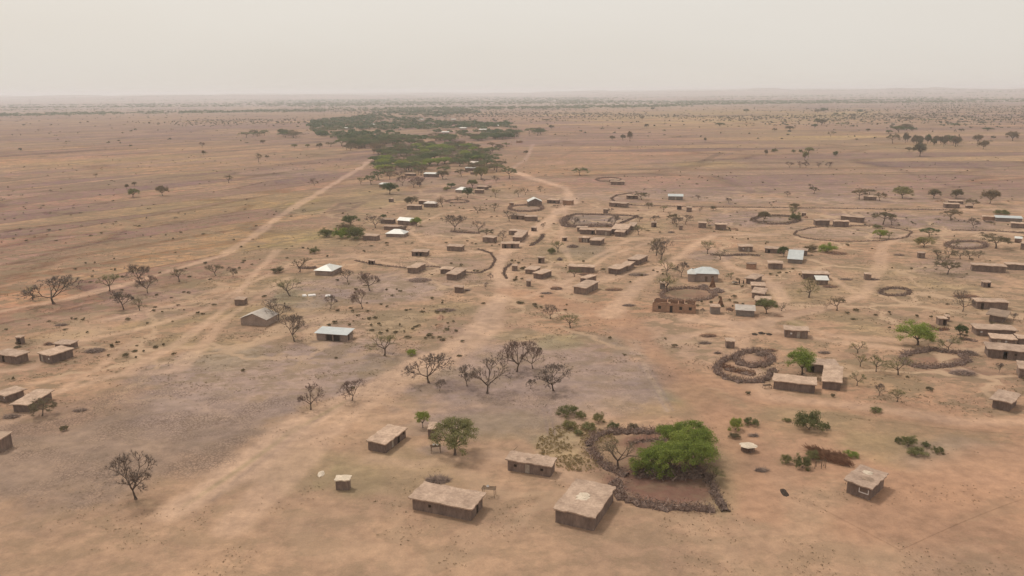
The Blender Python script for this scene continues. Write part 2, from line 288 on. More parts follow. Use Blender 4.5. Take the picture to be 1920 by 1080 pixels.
PATHS = [  # (points px, width m, colour, strength)
 ([(330,958),(450,880),(560,800),(640,757),(760,695),(860,640),(915,592),(940,560),(942,520),(938,485),(965,455),(1010,430),(1040,402),(1075,380),(1060,352),(1000,335),(955,318)], 7, PATH, .9),
 ([(430,990),(540,880),(640,790),(720,735),(800,700),(880,655),(930,610)], 6, PATH, .6),
 ([(945,545),(1080,575),(1160,600),(1250,680),(1340,770),(1400,850),(1430,960)], 10, ORANGE, .75),
 ([(1140,592),(1200,530),(1260,490),(1310,455),(1340,440),(1450,440)], 6, PATH, .7),
 ([(-60,600),(0,584),(130,560),(230,535),(330,505),(420,478),(480,440),(520,408),(600,360),(680,312),(700,295)], 6, PATH, .75),
 ([(-40,700),(60,690),(140,640),(250,620),(380,582),(460,535),(560,490),(660,482),(760,500)], 4, PATH, .6),
 ([(0,800),(150,710),(330,695),(380,650),(420,600),(480,560),(540,520)], 4, PATH, .5),
 ([(1290,600),(1400,610),(1520,585),(1620,555),(1650,500),(1655,460),(1700,440),(1850,435)], 5, PATH, .55),
 ([(1290,700),(1420,745),(1600,768),(1800,792),(1980,800)], 8, ORANGE, .7), ([(1990,860),(1850,890),(1720,935),(1600,985)], 14, ORANGE, .8), ([(940,560),(900,620),(860,650),(800,672)], 9, PATH, .5),
 ([(1240,640),(1330,620),(1440,618),(1560,640),(1700,655)], 4, PATH, .6), ([(985,560),(1080,520),(1140,480),(1230,450)], 3, PATH, .6), ([(940,480),(880,470),(800,455),(760,430),(830,400),(900,390),(1000,380)], 3, PATH, .6), ([(1060,400),(1050,450),(1075,500),(1060,540)], 3, PATH, .5), ([(1440,610),(1470,560),(1430,520),(1370,500),(1330,460)], 4, PATH, .6), ([(1500,500),(1560,520),(1620,560)], 3, PATH, .5), ([(0,740),(110,735),(230,700),(340,640),(420,580),(470,520),(520,470)], 4, PATH, .6), ([(700,860),(780,870),(920,850),(1100,905)], 4, PATH, .4),([(640,790),(760,780),(900,760)], 3, PATH, .3),
 ([(1380,610),(1400,680),(1440,745),(1600,760),(1800,790),(1960,790)], 6, PATH, .5),
 ([(200,600),(310,575),(450,545)], 3, PATH, .6), ([(250,640),(170,700),(60,720)], 3, PATH, .4),
 ([(770,520),(850,535),(920,560)], 3, PATH, .5),([(1250,392),(1500,391),(1960,394)], 4, PATH, .8),([(1040,392),(1250,392)], 5, PATH, .6),
 ([(955,318),(985,300),(1000,270)], 5, PATH, .35), ([(1045,400),(1150,398),(1300,400)], 4, PATH, .5),
 ([(640,478),(800,480),(920,470)], 4, PATH, .5), ([(1000,520),(1060,545),(1180,510),(1240,500)], 5, PATH, .6),([(1190,640),(1215,700),(1250,770)], 2.0, PALE, .5),
 ([(1450,530),(1480,600),(1560,630),(1700,640)], 4, PATH, .5), ([(960,500),(1100,490),(1180,450),(1300,440)], 4, PATH, .5),
 # dark furrows and field bunds
 ([(0,475),(160,440),(350,412),(560,402)], 1.6, DARK, .6), ([(-20,446),(200,420),(330,402)], 1.6, DARK, .5), ([(0,502),(90,506),(190,518)], 2.0, DARK, .6), ([(0,510),(180,460),(420,415)], 1.4, DARK, .5),
 ([(70,503),(200,470),(350,455),(480,452)], 1.5, DARK, .5), ([(0,540),(120,525),(260,500),(420,480)], 1.2, DARK, .35), ([(240,415),(400,418),(480,423)], 1.2, DARK, .4), ([(0,384),(120,386),(260,388)], 3, DARK, .4),
 ([(500,400),(540,378),(600,370),(690,372)], 2, DARK, .4), ([(520,408),(600,408),(640,380)], 1.5, DARK, .4), ([(540,284),(600,285),(690,284)], 7, DARK, .6), ([(600,290),(690,291)], 7, DARK, .5),
 ([(490,292),(520,284),(600,277)], 5, DARK, .5), ([(0,257),(200,258),(420,262)], 12, DARK, .45), ([(200,260),(330,264),(450,256)], 10, DARK, .35), ([(100,270),(300,274),(480,268)], 6, DARK, .3),
 ([(1460,258),(1540,258)], 7, DARK, .6), ([(1080,317),(1300,318)], 3, PALE, .5), ([(1190,288),(1260,288)], 3, PALE, .5), ([(1340,280),(1500,290),(1640,296)], 4, DARK, .4),
 ([(1660,310),(1720,330),(1820,360),(1900,390)], 5, DARK, .45), ([(1180,386),(1145,378),(1150,368),(1200,360)], 2, DARK, .5), ([(1165,384),(1400,388),(1920,396)], 2.2, DARK, .55), ([(1170,381),(1300,385)], 1.6, DARK, .4),
 ([(1440,326),(1650,332),(1800,338)], 2.5, DARK, .35), ([(960,305),(1050,296),(1100,268)], 5, DARK, .3), ([(1050,350),(1125,351)], 2, DARK, .5), ([(1500,302),(1900,308)], 3, DARK, .3),
 ([(1185,660),(1225,730),(1252,772)], .7, GREYM, .7), ([(1195,652),(1235,720),(1262,770)], .7, GREYM, .6), ([(1000,735),(1020,775),(1030,820)], .7, GREYM, .6), ([(1010,735),(1032,775),(1042,820)], .7, GREYM, .6),
 ([(340,955),(440,885),(550,805),(640,757)], .9, OLIVE, .5), ([(378,955),(480,870),(590,790),(680,735)], .8, GBR, .6), ([(0,640),(120,600),(250,560),(420,520)], 1.2, GBR, .4),
 ([(1400,402),(1480,392)], 2, DARK, .5),
]
POLYS = [  # ploughed plots
 ([(608,397),(652,398),(690,379),(640,380)], DARK, .75), ([(1304,305),(1322,305),(1360,286),(1345,286)], DARK, .75), ([(1322,306),(1330,306),(1376,287),(1370,286)], GREYM, .8),
 ([(520,402),(600,402),(632,378),(590,372),(545,380)], OLIVE, .6), ([(495,320),(600,332),(590,315),(520,312)], GREYM, .5),
 ([(1325,424),(1440,420),(1425,398),(1385,396)], MAUVE, .7), ([(1655,424),(1790,420),(1790,402),(1665,404)], MAUVE, .5), ([(1075,423),(1140,420),(1195,406),(1080,403)], GREYM, .5),
]
def W2(pt): p = P(*pt); return np.array((p.x, p.y))
def seg_dist(X, Y, pts):
    d = np.full(X.shape, 1e9)
    for a, b in zip(pts[:-1], pts[1:]):
        ab = b - a; L = (ab**2).sum()
        t = np.clip(((X-a[0])*ab[0] + (Y-a[1])*ab[1]) / L, 0, 1)
        d = np.minimum(d, np.hypot(X-(a[0]+ab[0]*t), Y-(a[1]+ab[1]*t)))
    return d
def smooth(t): t = np.clip(t, 0, 1); return t*t*(3-2*t)
def soil(X, Y):
    D = np.hypot(X, Y)
    n = fbm(X/60, Y/60, 3); n2 = fbm(X/18, Y/18, 9); n3 = fbm(X/6, Y/6, 13)
    c = np.empty(X.shape + (3,)); c[:] = TAN
    def lay(colr, w): 
        nonlocal c
        c = c + (np.array(colr) - c) * w[..., None]
    # the open plain is greyer than the trodden village ground
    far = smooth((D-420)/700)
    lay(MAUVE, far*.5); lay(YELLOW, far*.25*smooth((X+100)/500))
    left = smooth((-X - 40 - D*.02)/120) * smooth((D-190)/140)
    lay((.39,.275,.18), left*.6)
    lay((.46,.42,.385), smooth((D-1900)/3500)*.85)  # far plain pales towards the horizon: haze painted into the soil colour
    crack = np.zeros(X.shape)
    wx = X + (n-.5)*0; 
    for cx, cy, rx, ry, colr, s, ck in PATCH:
        a = P(cx, cy); hw = wpx(a, rx)
        y0 = P(cx, cy-ry) if cy-ry > 184 else P(cx, 184); y1 = P(cx, cy+ry)
        hy = math.hypot(y0.x-y1.x, y0.y-y1.y)/2; m = (y0+y1)/2
        ang = math.atan2(m.x, m.y)
        dx = X-m.x; dy = Y-m.y
        u = dx*math.cos(ang)-dy*math.sin(ang); v = dx*math.sin(ang)+dy*math.cos(ang)
        q = np.sqrt((u/hw)**2+(v/hy)**2)
        w = smooth((1.25 - q + (n-.5)*1.3 + (n2-.5)*1.0 + (n3-.5)*.7)/.6)
        lay(colr, w*s)
        if ck: crack = np.maximum(crack, w*ck)
    for pts, colr, s in POLYS:
        q = [W2(p) for p in pts]; ins = np.full(X.shape, 1e9); sg = 0
        for a, b in zip(q, q[1:]+q[:1]):
            e = b-a; L = math.hypot(*e); dd = ((X-a[0])*e[1]-(Y-a[1])*e[0])/L
            ins = np.minimum(ins, dd) if sg >= 0 else ins
        if ins.max() < 1:
            ins = np.full(X.shape, 1e9)
            for a, b in zip(q, q[1:]+q[:1]):
                e = b-a; L = math.hypot(*e); ins = np.minimum(ins, -((X-a[0])*e[1]-(Y-a[1])*e[0])/L)
        lay(colr, smooth(ins/2.5+.5)*s)
    trod = np.zeros(X.shape)
    for pts, wd, colr, s in PATHS:
        q = [W2(p) for p in pts]
        d = seg_dist(X, Y, q)
        wob = (n2-.5)*wd*.9
        w = smooth((wd*.75 - d + wob)/(wd*.45+.3))
        lay(colr, w*s)
        if wd >= 3 and colr in (PATH, ORANGE): trod = np.maximum(trod, w)
    # parameters: R weeds/litter, G field mosaic, B cracks
    vill = smooth((430-D)/200)
    par = np.zeros(X.shape + (4,)); par[..., 3] = 1
    orange_open = smooth((X-40)/60)*smooth((190-D)/30)
    par[..., 0] = (0.45+.55*smooth((D-150)/60))*(1-trod*.85)*(1-crack*.7)*(1-.5*orange_open)
    fld = np.maximum(smooth((D-420)/300), left)
    par[..., 1] = fld*(1-trod*.7)
    par[..., 2] = crack
    par[..., 3] = smooth((X+80)/200)
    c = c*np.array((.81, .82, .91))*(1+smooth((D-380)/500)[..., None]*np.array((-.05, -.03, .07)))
    return np.clip(c, 0, 1), par

def mat_ground():
    m, nt, b = newmat('soil'); L = nt.links.new
    at = N(nt, 'ShaderNodeAttribute', attribute_name='soil'); pa = N(nt, 'ShaderNodeAttribute', attribute_name='par')
    sp = N(nt, 'ShaderNodeSeparateColor'); L(pa.outputs['Color'], sp.inputs[0])
    p = gpos(nt)
    base = at.outputs['Color']
    # field mosaic, two directions
    a0 = W2((0, 480)); a1 = W2((420, 415)); angL = math.atan2(a1[1]-a0[1], a1[0]-a0[0])
    cols = []
    for ang, s1, s2 in ((angL, 1/150., 1/26.), (R(4), 1/230., 1/55.)):
        mp = N(nt, 'ShaderNodeMapping', vector_type='TEXTURE'); mp.inputs['Rotation'].default_value = (0, 0, ang); L(p, mp.inputs[0])
        sc = N(nt, 'ShaderNodeVectorMath', operation='MULTIPLY'); L(mp.outputs[0], sc.inputs[0]); sc.inputs[1].default_value = (s1, s2, 1)
        vo = N(nt, 'ShaderNodeTexVoronoi'); vo.inputs['Scale'].default_value = 1; vo.inputs['Randomness'].default_value = .8; L(sc.outputs[0], vo.inputs['Vector'])
        sv = N(nt, 'ShaderNodeSeparateColor'); L(vo.outputs['Color'], sv.inputs[0])
        tint = ramp(nt, sv.outputs[0], [(0, (.66,.60,.70)), (.25, (.95,.88,.96)), (.5, (1.20,1.14,.96)), (.75, (.84,.84,.76)), (1, (1.2,1.04,.96))])
        ve = N(nt, 'ShaderNodeTexVoronoi', feature='DISTANCE_TO_EDGE'); ve.inputs['Scale'].default_value = 1; ve.inputs['Randomness'].default_value = .8; L(sc.outputs[0], ve.inputs['Vector'])
        tint = mixc(nt, 'MULTIPLY', 1, tint, ramp(nt, ve.outputs['Distance'], [(.015, (.66,.62,.6)), (.05, (1,1,1))]))
        # furrow streaks inside the fields
        fu = N(nt, 'ShaderNodeVectorMath', operation='MULTIPLY'); L(mp.outputs[0], fu.inputs[0]); fu.inputs[1].default_value = (.012, .35, 1)
        tint = mixc(nt, 'MULTIPLY', 1, tint, ramp(nt, noise(nt, fu.outputs[0], 1, 5, .6), [(.3, (.80,.79,.78)), (.7, (1.16,1.14,1.1))]))
        cols.append(tint)
    mosaic = mixc(nt, 'MIX', pa.outputs['Alpha'], cols[0], cols[1])
    bv = N(nt, 'ShaderNodeVectorMath', operation='MULTIPLY'); L(p, bv.inputs[0]); bv.inputs[1].default_value = (.0011, .0045, 1)
    bt_ = ramp(nt, noise(nt, bv.outputs[0], 1, 7, .7), [(.32, (.70,.67,.76)), (.45, (.95,.9,.93)), (.55, (1.08,1.02,.92)), (.68, (1.30,1.2,1.08))])
    mosaic = mixc(nt, 'MULTIPLY', 1, mosaic, bt_)
    base = mixc(nt, 'MIX', sp.outputs[1], base, mixc(nt, 'MULTIPLY', 1, base, mosaic))
    # broad and medium mottling
    base = mixc(nt, 'MULTIPLY', 1, base, ramp(nt, noise(nt, p, .035, 6, .6), [(.34, (.80,.81,.83)), (.66, (1.16,1.14,1.10))]))
    base = mixc(nt, 'MULTIPLY', 1, base, ramp(nt, noise(nt, p, .35, 7, .65), [(.34, (.80,.80,.80)), (.66, (1.15,1.14,1.12))]))
    # weeds and litter: broken olive-brown patches
    st = N(nt, 'ShaderNodeVectorMath', operation='MULTIPLY'); L(p, st.inputs[0]); st.inputs[1].default_value = (.11, .17, 1)
    wn = noise(nt, st.outputs[0], 1, 9, .68)
    wm = ramp(nt, wn, [(.495, (0,)*3), (.545, (1,)*3)])
    wf = N(nt, 'ShaderNodeMath', operation='MULTIPLY'); L(wm, wf.inputs[0]); L(sp.outputs[0], wf.inputs[1])
    weedc = mixc(nt, 'MIX', noise(nt, p, .02, 3), (.175,.125,.088), (.23,.175,.105))
    base = mixc(nt, 'MIX', wf.outputs[0], base, mixc(nt, 'MIX', .72, base, weedc))
    w2 = noise(nt, p, .28, 9, .7)
    w2m = ramp(nt, w2, [(.535, (0,)*3), (.58, (.8,)*3)])
    w2f = N(nt, 'ShaderNodeMath', operation='MULTIPLY'); L(w2m, w2f.inputs[0]); L(sp.outputs[0], w2f.inputs[1])
    base = mixc(nt, 'MIX', w2f.outputs[0], base, mixc(nt, 'MIX', .7, base, (.205,.148,.098)))
    # footpaths worn pale between the yards
    fp = N(nt, 'ShaderNodeVectorMath', operation='SCALE'); L(p, fp.inputs[0]); fp.inputs['Scale'].default_value = 1/38.
    fn = N(nt, 'ShaderNodeTexNoise'); fn.inputs['Scale'].default_value = 2.2; fn.inputs['Detail'].default_value = 3; L(fp.outputs[0], fn.inputs['Vector'])
    fs = N(nt, 'ShaderNodeVectorMath', operation='SCALE'); L(fn.outputs['Color'], fs.inputs[0]); fs.inputs['Scale'].default_value = .75
    fa = N(nt, 'ShaderNodeVectorMath', operation='ADD'); L(fp.outputs[0], fa.inputs[0]); L(fs.outputs[0], fa.inputs[1])
    fz = N(nt, 'ShaderNodeVectorMath', operation='MULTIPLY'); L(fa.outputs[0], fz.inputs[0]); fz.inputs[1].default_value = (1, 1, 0)
    fv = N(nt, 'ShaderNodeTexVoronoi', feature='DISTANCE_TO_EDGE'); fv.inputs['Scale'].default_value = 1; L(fz.outputs[0], fv.inputs['Vector'])
    fm = ramp(nt, fv.outputs['Distance'], [(.018, (.75,)*3), (.045, (0,)*3)])
    fb = ramp(nt, noise(nt, p, .012, 3), [(.42, (0,)*3), (.56, (1,)*3)])
    f1 = N(nt, 'ShaderNodeMath', operation='MULTIPLY'); L(fm, f1.inputs[0]); L(fb, f1.inputs[1])
    fi = N(nt, 'ShaderNodeMath', operation='MULTIPLY_ADD'); L(sp.outputs[1], fi.inputs[0]); fi.inputs[1].default_value = -.85; fi.inputs[2].default_value = 1
    fj = N(nt, 'ShaderNodeMath', operation='MULTIPLY'); L(fi.outputs[0], fj.inputs[0]); L(sp.outputs[0], fj.inputs[1])
    f2 = N(nt, 'ShaderNodeMath', operation='MULTIPLY', use_clamp=True); L(f1.outputs[0], f2.inputs[0]); L(fj.outputs[0], f2.inputs[1])
    base = mixc(nt, 'MIX', f2.outputs[0], base, (.44,.305,.205))
    # small dark litter
    ln = ramp(nt, noise(nt, p, .9, 8, .75), [(.56, (0,)*3), (.66, (.55,)*3)])
    lf = N(nt, 'ShaderNodeMath', operation='MULTIPLY'); L(ln, lf.inputs[0]); L(sp.outputs[0], lf.inputs[1])
    base = mixc(nt, 'MIX', lf.outputs[0], base, (.19,.135,.095))
    # cracked clay
    wp = N(nt, 'ShaderNodeVectorMath', operation='ADD'); L(p, wp.inputs[0])
    nz = N(nt, 'ShaderNodeTexNoise'); nz.inputs['Scale'].default_value = 1.3; nz.inputs['Detail'].default_value = 5; L(p, nz.inputs['Vector']); L(nz.outputs['Color'], wp.inputs[1])
    vo = N(nt, 'ShaderNodeTexVoronoi', feature='DISTANCE_TO_EDGE'); vo.inputs['Scale'].default_value = 1.35; L(wp.outputs[0], vo.inputs['Vector'])
    ck = ramp(nt, vo.outputs['Distance'], [(.02, (.8,)*3), (.16, (0,)*3)])
    cb = ramp(nt, noise(nt, p, .09, 4), [(.42, (0,)*3), (.58, (1,)*3)])
    c1 = N(nt, 'ShaderNodeMath', operation='MULTIPLY'); L(ck, c1.inputs[0]); L(sp.outputs[2], c1.inputs[1])
    c2 = N(nt, 'ShaderNodeMath', operation='MULTIPLY'); L(c1.outputs[0], c2.inputs[0]); L(cb, c2.inputs[1])
    base = mixc(nt, 'MIX', c2.outputs[0], base, (.13,.09,.07))
    base = mixc(nt, 'MULTIPLY', 1, base, ramp(nt, noise(nt, p, 3.5, 3), [(.3, (.93,)*3), (.7, (1.06,)*3)]))
    L(base, b.inputs['Base Color']); b.inputs['Roughness'].default_value = 1; b.inputs['Specular IOR Level'].default_value = .05
    bump(nt, b, noise(nt, p, .8, 8, .7), .5, .25)
    return m
M['soil'] = mat_ground()

def grid_mesh(name, X, Y, Z, mat, closed=False):
    nr, nc = X.shape
    co = np.stack([X, Y, Z], -1).reshape(-1, 3).astype(np.float32)
    i = np.arange(nr*nc).reshape(nr, nc)
    a = i[:-1, :-1]; b_ = i[:-1, 1:]; c_ = i[1:, 1:]; d = i[1:, :-1]
    q = np.stack([a, b_, c_, d], -1).reshape(-1, 4)
    if closed: q = np.concatenate([q, np.stack([i[:-1, -1], i[:-1, 0], i[1:, 0], i[1:, -1]], -1)])
    me = bpy.data.meshes.new(name)
    me.vertices.add(len(co)); me.vertices.foreach_set('co', co.ravel())
    me.loops.add(q.size); me.loops.foreach_set('vertex_index', q.ravel().astype(np.int32))
    me.polygons.add(len(q)); me.polygons.foreach_set('loop_start', np.arange(0, q.size, 4, dtype=np.int32))
    me.update(calc_edges=True); me.materials.append(mat)
    me.polygons.foreach_set('use_smooth', [True]*len(q))
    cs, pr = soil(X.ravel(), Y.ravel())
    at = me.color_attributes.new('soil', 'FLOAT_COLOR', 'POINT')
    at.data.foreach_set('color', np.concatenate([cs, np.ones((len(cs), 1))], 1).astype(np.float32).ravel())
    at = me.color_attributes.new('par', 'FLOAT_COLOR', 'POINT')
    at.data.foreach_set('color', pr.astype(np.float32).ravel())
    return me
def hills(X, Y):
    D = np.hypot(X, Y); a = np.arctan2(X, Y)
    m = smooth((D-6500)/7000)
    f1 = fbm(X/5200, Y/3000, 21); f2 = fbm(X/1500, Y/2600, 5)
    h = 62*smooth((f1-.30)/.35) + 42*smooth((f2-.50)/.22)
    right = .72+.28*smooth((a+.05)/.35)
    return np.minimum(h*m*right, 108)
def make_ground():
    az = np.concatenate([np.linspace(-180, -46, 30)[:-1], np.linspace(-46, 46, 700), np.linspace(46, 180, 30)[1:-1]])
    az = np.radians(az)
    ys = np.linspace(1100, 181, 420)
    D1 = [P(960, y).length for y in ys]
    rr = np.concatenate([[3, 25, 50, 75, 90], D1, np.geomspace(D1[-1]*1.12, 30000, 26)])
    A, D = np.meshgrid(az, rr)
    X = D*np.sin(A); Y = D*np.cos(A)
    Z = hills(X, Y)
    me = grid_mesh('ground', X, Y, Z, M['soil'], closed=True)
    o = bpy.data.objects.new('ground', me); col.objects.link(o); tag(o, kind='structure')
    # close the small hole under the camera
make_ground()

# main trodden tracks as thin sheets of the same soil
def dirt_track(pts, wd, lift):
    q = [W2(p) for p in pts]
    # resample
    P_ = []
    for a, b in zip(q[:-1], q[1:]):
        n = max(2, int(np.hypot(*(b-a))/3))
        for k in range(n): P_.append(a+(b-a)*k/n)
    P_.append(q[-1]); P_ = np.array(P_)
    for _ in range(6): P_[1:-1] = (P_[:-2]+P_[1:-1]*2+P_[2:])/4
    T = np.gradient(P_, axis=0); T /= np.linalg.norm(T, axis=1)[:, None]
    Nn = np.stack([-T[:, 1], T[:, 0]], 1)
    off = np.linspace(-wd*.55, wd*.55, 9)
    X = P_[:, 0][:, None]+Nn[:, 0][:, None]*off; Y = P_[:, 1][:, None]+Nn[:, 1][:, None]*off
    Z = np.full(X.shape, lift)
    me = grid_mesh('dirt_track', X, Y, Z, M['soil'])
    # make it face up
    if me.polygons[0].normal.z < 0: me.flip_normals()
    o = bpy.data.objects.new('dirt_track', me); col.objects.link(o); tag(o, kind='structure')
for k, i in enumerate((0, 2, 3, 4, 7, 8, 9)): dirt_track(PATHS[i][0], PATHS[i][1]*1.1, .006+.005*k)
# ------------------------------------------------------------------ houses
def wall_side(mb, T, L, h, ops, th=.28):
    """vertical wall pieces from x=0..L in a local frame T(x, y, z); ops = (x0, x1, z0, z1)"""
    ops = sorted(ops); x = 0
    def bx(x0, x1, z0, z1):
        if x1-x0 < .01 or z1-z0 < .01: return
        n = len(mb.v)
        mb.v += [T(x0,0,z0),T(x1,0,z0),T(x1,th,z0),T(x0,th,z0),T(x0,0,z1),T(x1,0,z1),T(x1,th,z1),T(x0,th,z1)]
        mb.f += [(n,n+3,n+2,n+1),(n+4,n+5,n+6,n+7),(n,n+1,n+5,n+4),(n+1,n+2,n+6,n+5),(n+2,n+3,n+7,n+6),(n+3,n,n+4,n+7)]
    for a, b, z0, z1 in ops:
        bx(x, a, -.1, h); bx(a, b, -.1, z0); bx(a, b, z1, h); x = b
    bx(x, L, -.1, h)

def earth_roof(w, d, h, ov, slope, mat, parent, seed, th=.22, name='roof'):
    r = random.Random(seed); nx = max(6, int(w/.6)); ny = max(5, int(d/.6))
    mb = MB(); idx = {}
    for lay in (1, 0):
        for j in range(ny+1):
            for i in range(nx+1):
                x = -ov+(w+2*ov)*i/nx; y = -ov+(d+2*ov)*j/ny
                r2 = random.Random(seed*7919+i*131+j)
                ex = r2.uniform(-.13, .13) if i in (0, nx) else 0; ey = r2.uniform(-.14, .14) if j in (0, ny) else 0
                z = h + slope*(y/d) + (.06*math.sin(x*1.1+seed)+r2.uniform(-.05, .05)) + .05
                if lay: z += th
                idx[lay, i, j] = len(mb.v); mb.v.append((x-w/2+ex, y+ey, z))
    for j in range(ny):
        for i in range(nx):
            mb.f.append((idx[1,i,j], idx[1,i+1,j], idx[1,i+1,j+1], idx[1,i,j+1]))
            mb.f.append((idx[0,i,j], idx[0,i,j+1], idx[0,i+1,j+1], idx[0,i+1,j]))
    for i in range(nx):
        mb.f.append((idx[0,i,0], idx[0,i+1,0], idx[1,i+1,0], idx[1,i,0])); mb.f.append((idx[0,i+1,ny], idx[0,i,ny], idx[1,i,ny], idx[1,i+1,ny]))
    for j in range(ny):
        mb.f.append((idx[0,0,j+1], idx[0,0,j], idx[1,0,j], idx[1,0,j+1])); mb.f.append((idx[0,nx,j], idx[0,nx,j+1], idx[1,nx,j+1], idx[1,nx,j]))
    return mb.build(name, mat, parent)

def sheet_roof(w, d, h, ov, kind, mat, parent, rise, name='roof', x0=0, y0=0):
    """hip / gable / mono metal roof, thin folded sheet with 5 cm thickness"""
    L, Rr = x0-w/2-ov, x0+w/2+ov; F, B = y0-ov, y0+d+ov; z = h+.02
    mb = MB(); t = .06
    def slab(poly):
        n = len(mb.v); k = len(poly)
        mb.v += [(p[0], p[1], p[2]+t) for p in poly]+[(p[0], p[1], p[2]) for p in poly]
        mb.f.append(tuple(n+i for i in range(k))); mb.f.append(tuple(n+k+k-1-i for i in range(k)))
        for i in range(k):
            j = (i+1) % k; mb.f.append((n+k+i, n+k+j, n+j, n+i))
    zr = z+rise
    if kind == 'hip':
        m = min(w, d)/2
        if w >= d: a = (L+m, (F+B)/2, zr); b = (Rr-m, (F+B)/2, zr)
        else: a = ((L+Rr)/2, F+m, zr); b = ((L+Rr)/2, B-m, zr)
        c = [(L,F,z),(Rr,F,z),(Rr,B,z),(L,B,z)]
        if w >= d: slab([c[0],c[1],b,a]); slab([c[1],c[2],b]); slab([c[2],c[3],a,b]); slab([c[3],c[0],a])
        else: slab([c[0],c[1],a]); slab([c[1],c[2],b,a]); slab([c[2],c[3],b]); slab([c[3],c[0],a,b])
    elif kind == 'gable':   # ridge runs along x
        c = [(L,F,z),(Rr,F,z),(Rr,B,z),(L,B,z)]; a = (L,(F+B)/2,zr); b = (Rr,(F+B)/2,zr)
        slab([c[0],c[1],b,a]); slab([a,b,c[2],c[3]])
    elif kind == 'gabley':  # ridge runs along y
        c = [(L,F,z),(Rr,F,z),(Rr,B,z),(L,B,z)]; a = ((L+Rr)/2,F,zr); b = ((L+Rr)/2,B,zr)
        slab([c[0],a,b,c[3]]); slab([a,c[1],c[2],b])
    else:
        slab([(L,F,z),(Rr,F,z),(Rr,B,zr),(L,B,zr)])
    return mb.build(name, mat, parent)

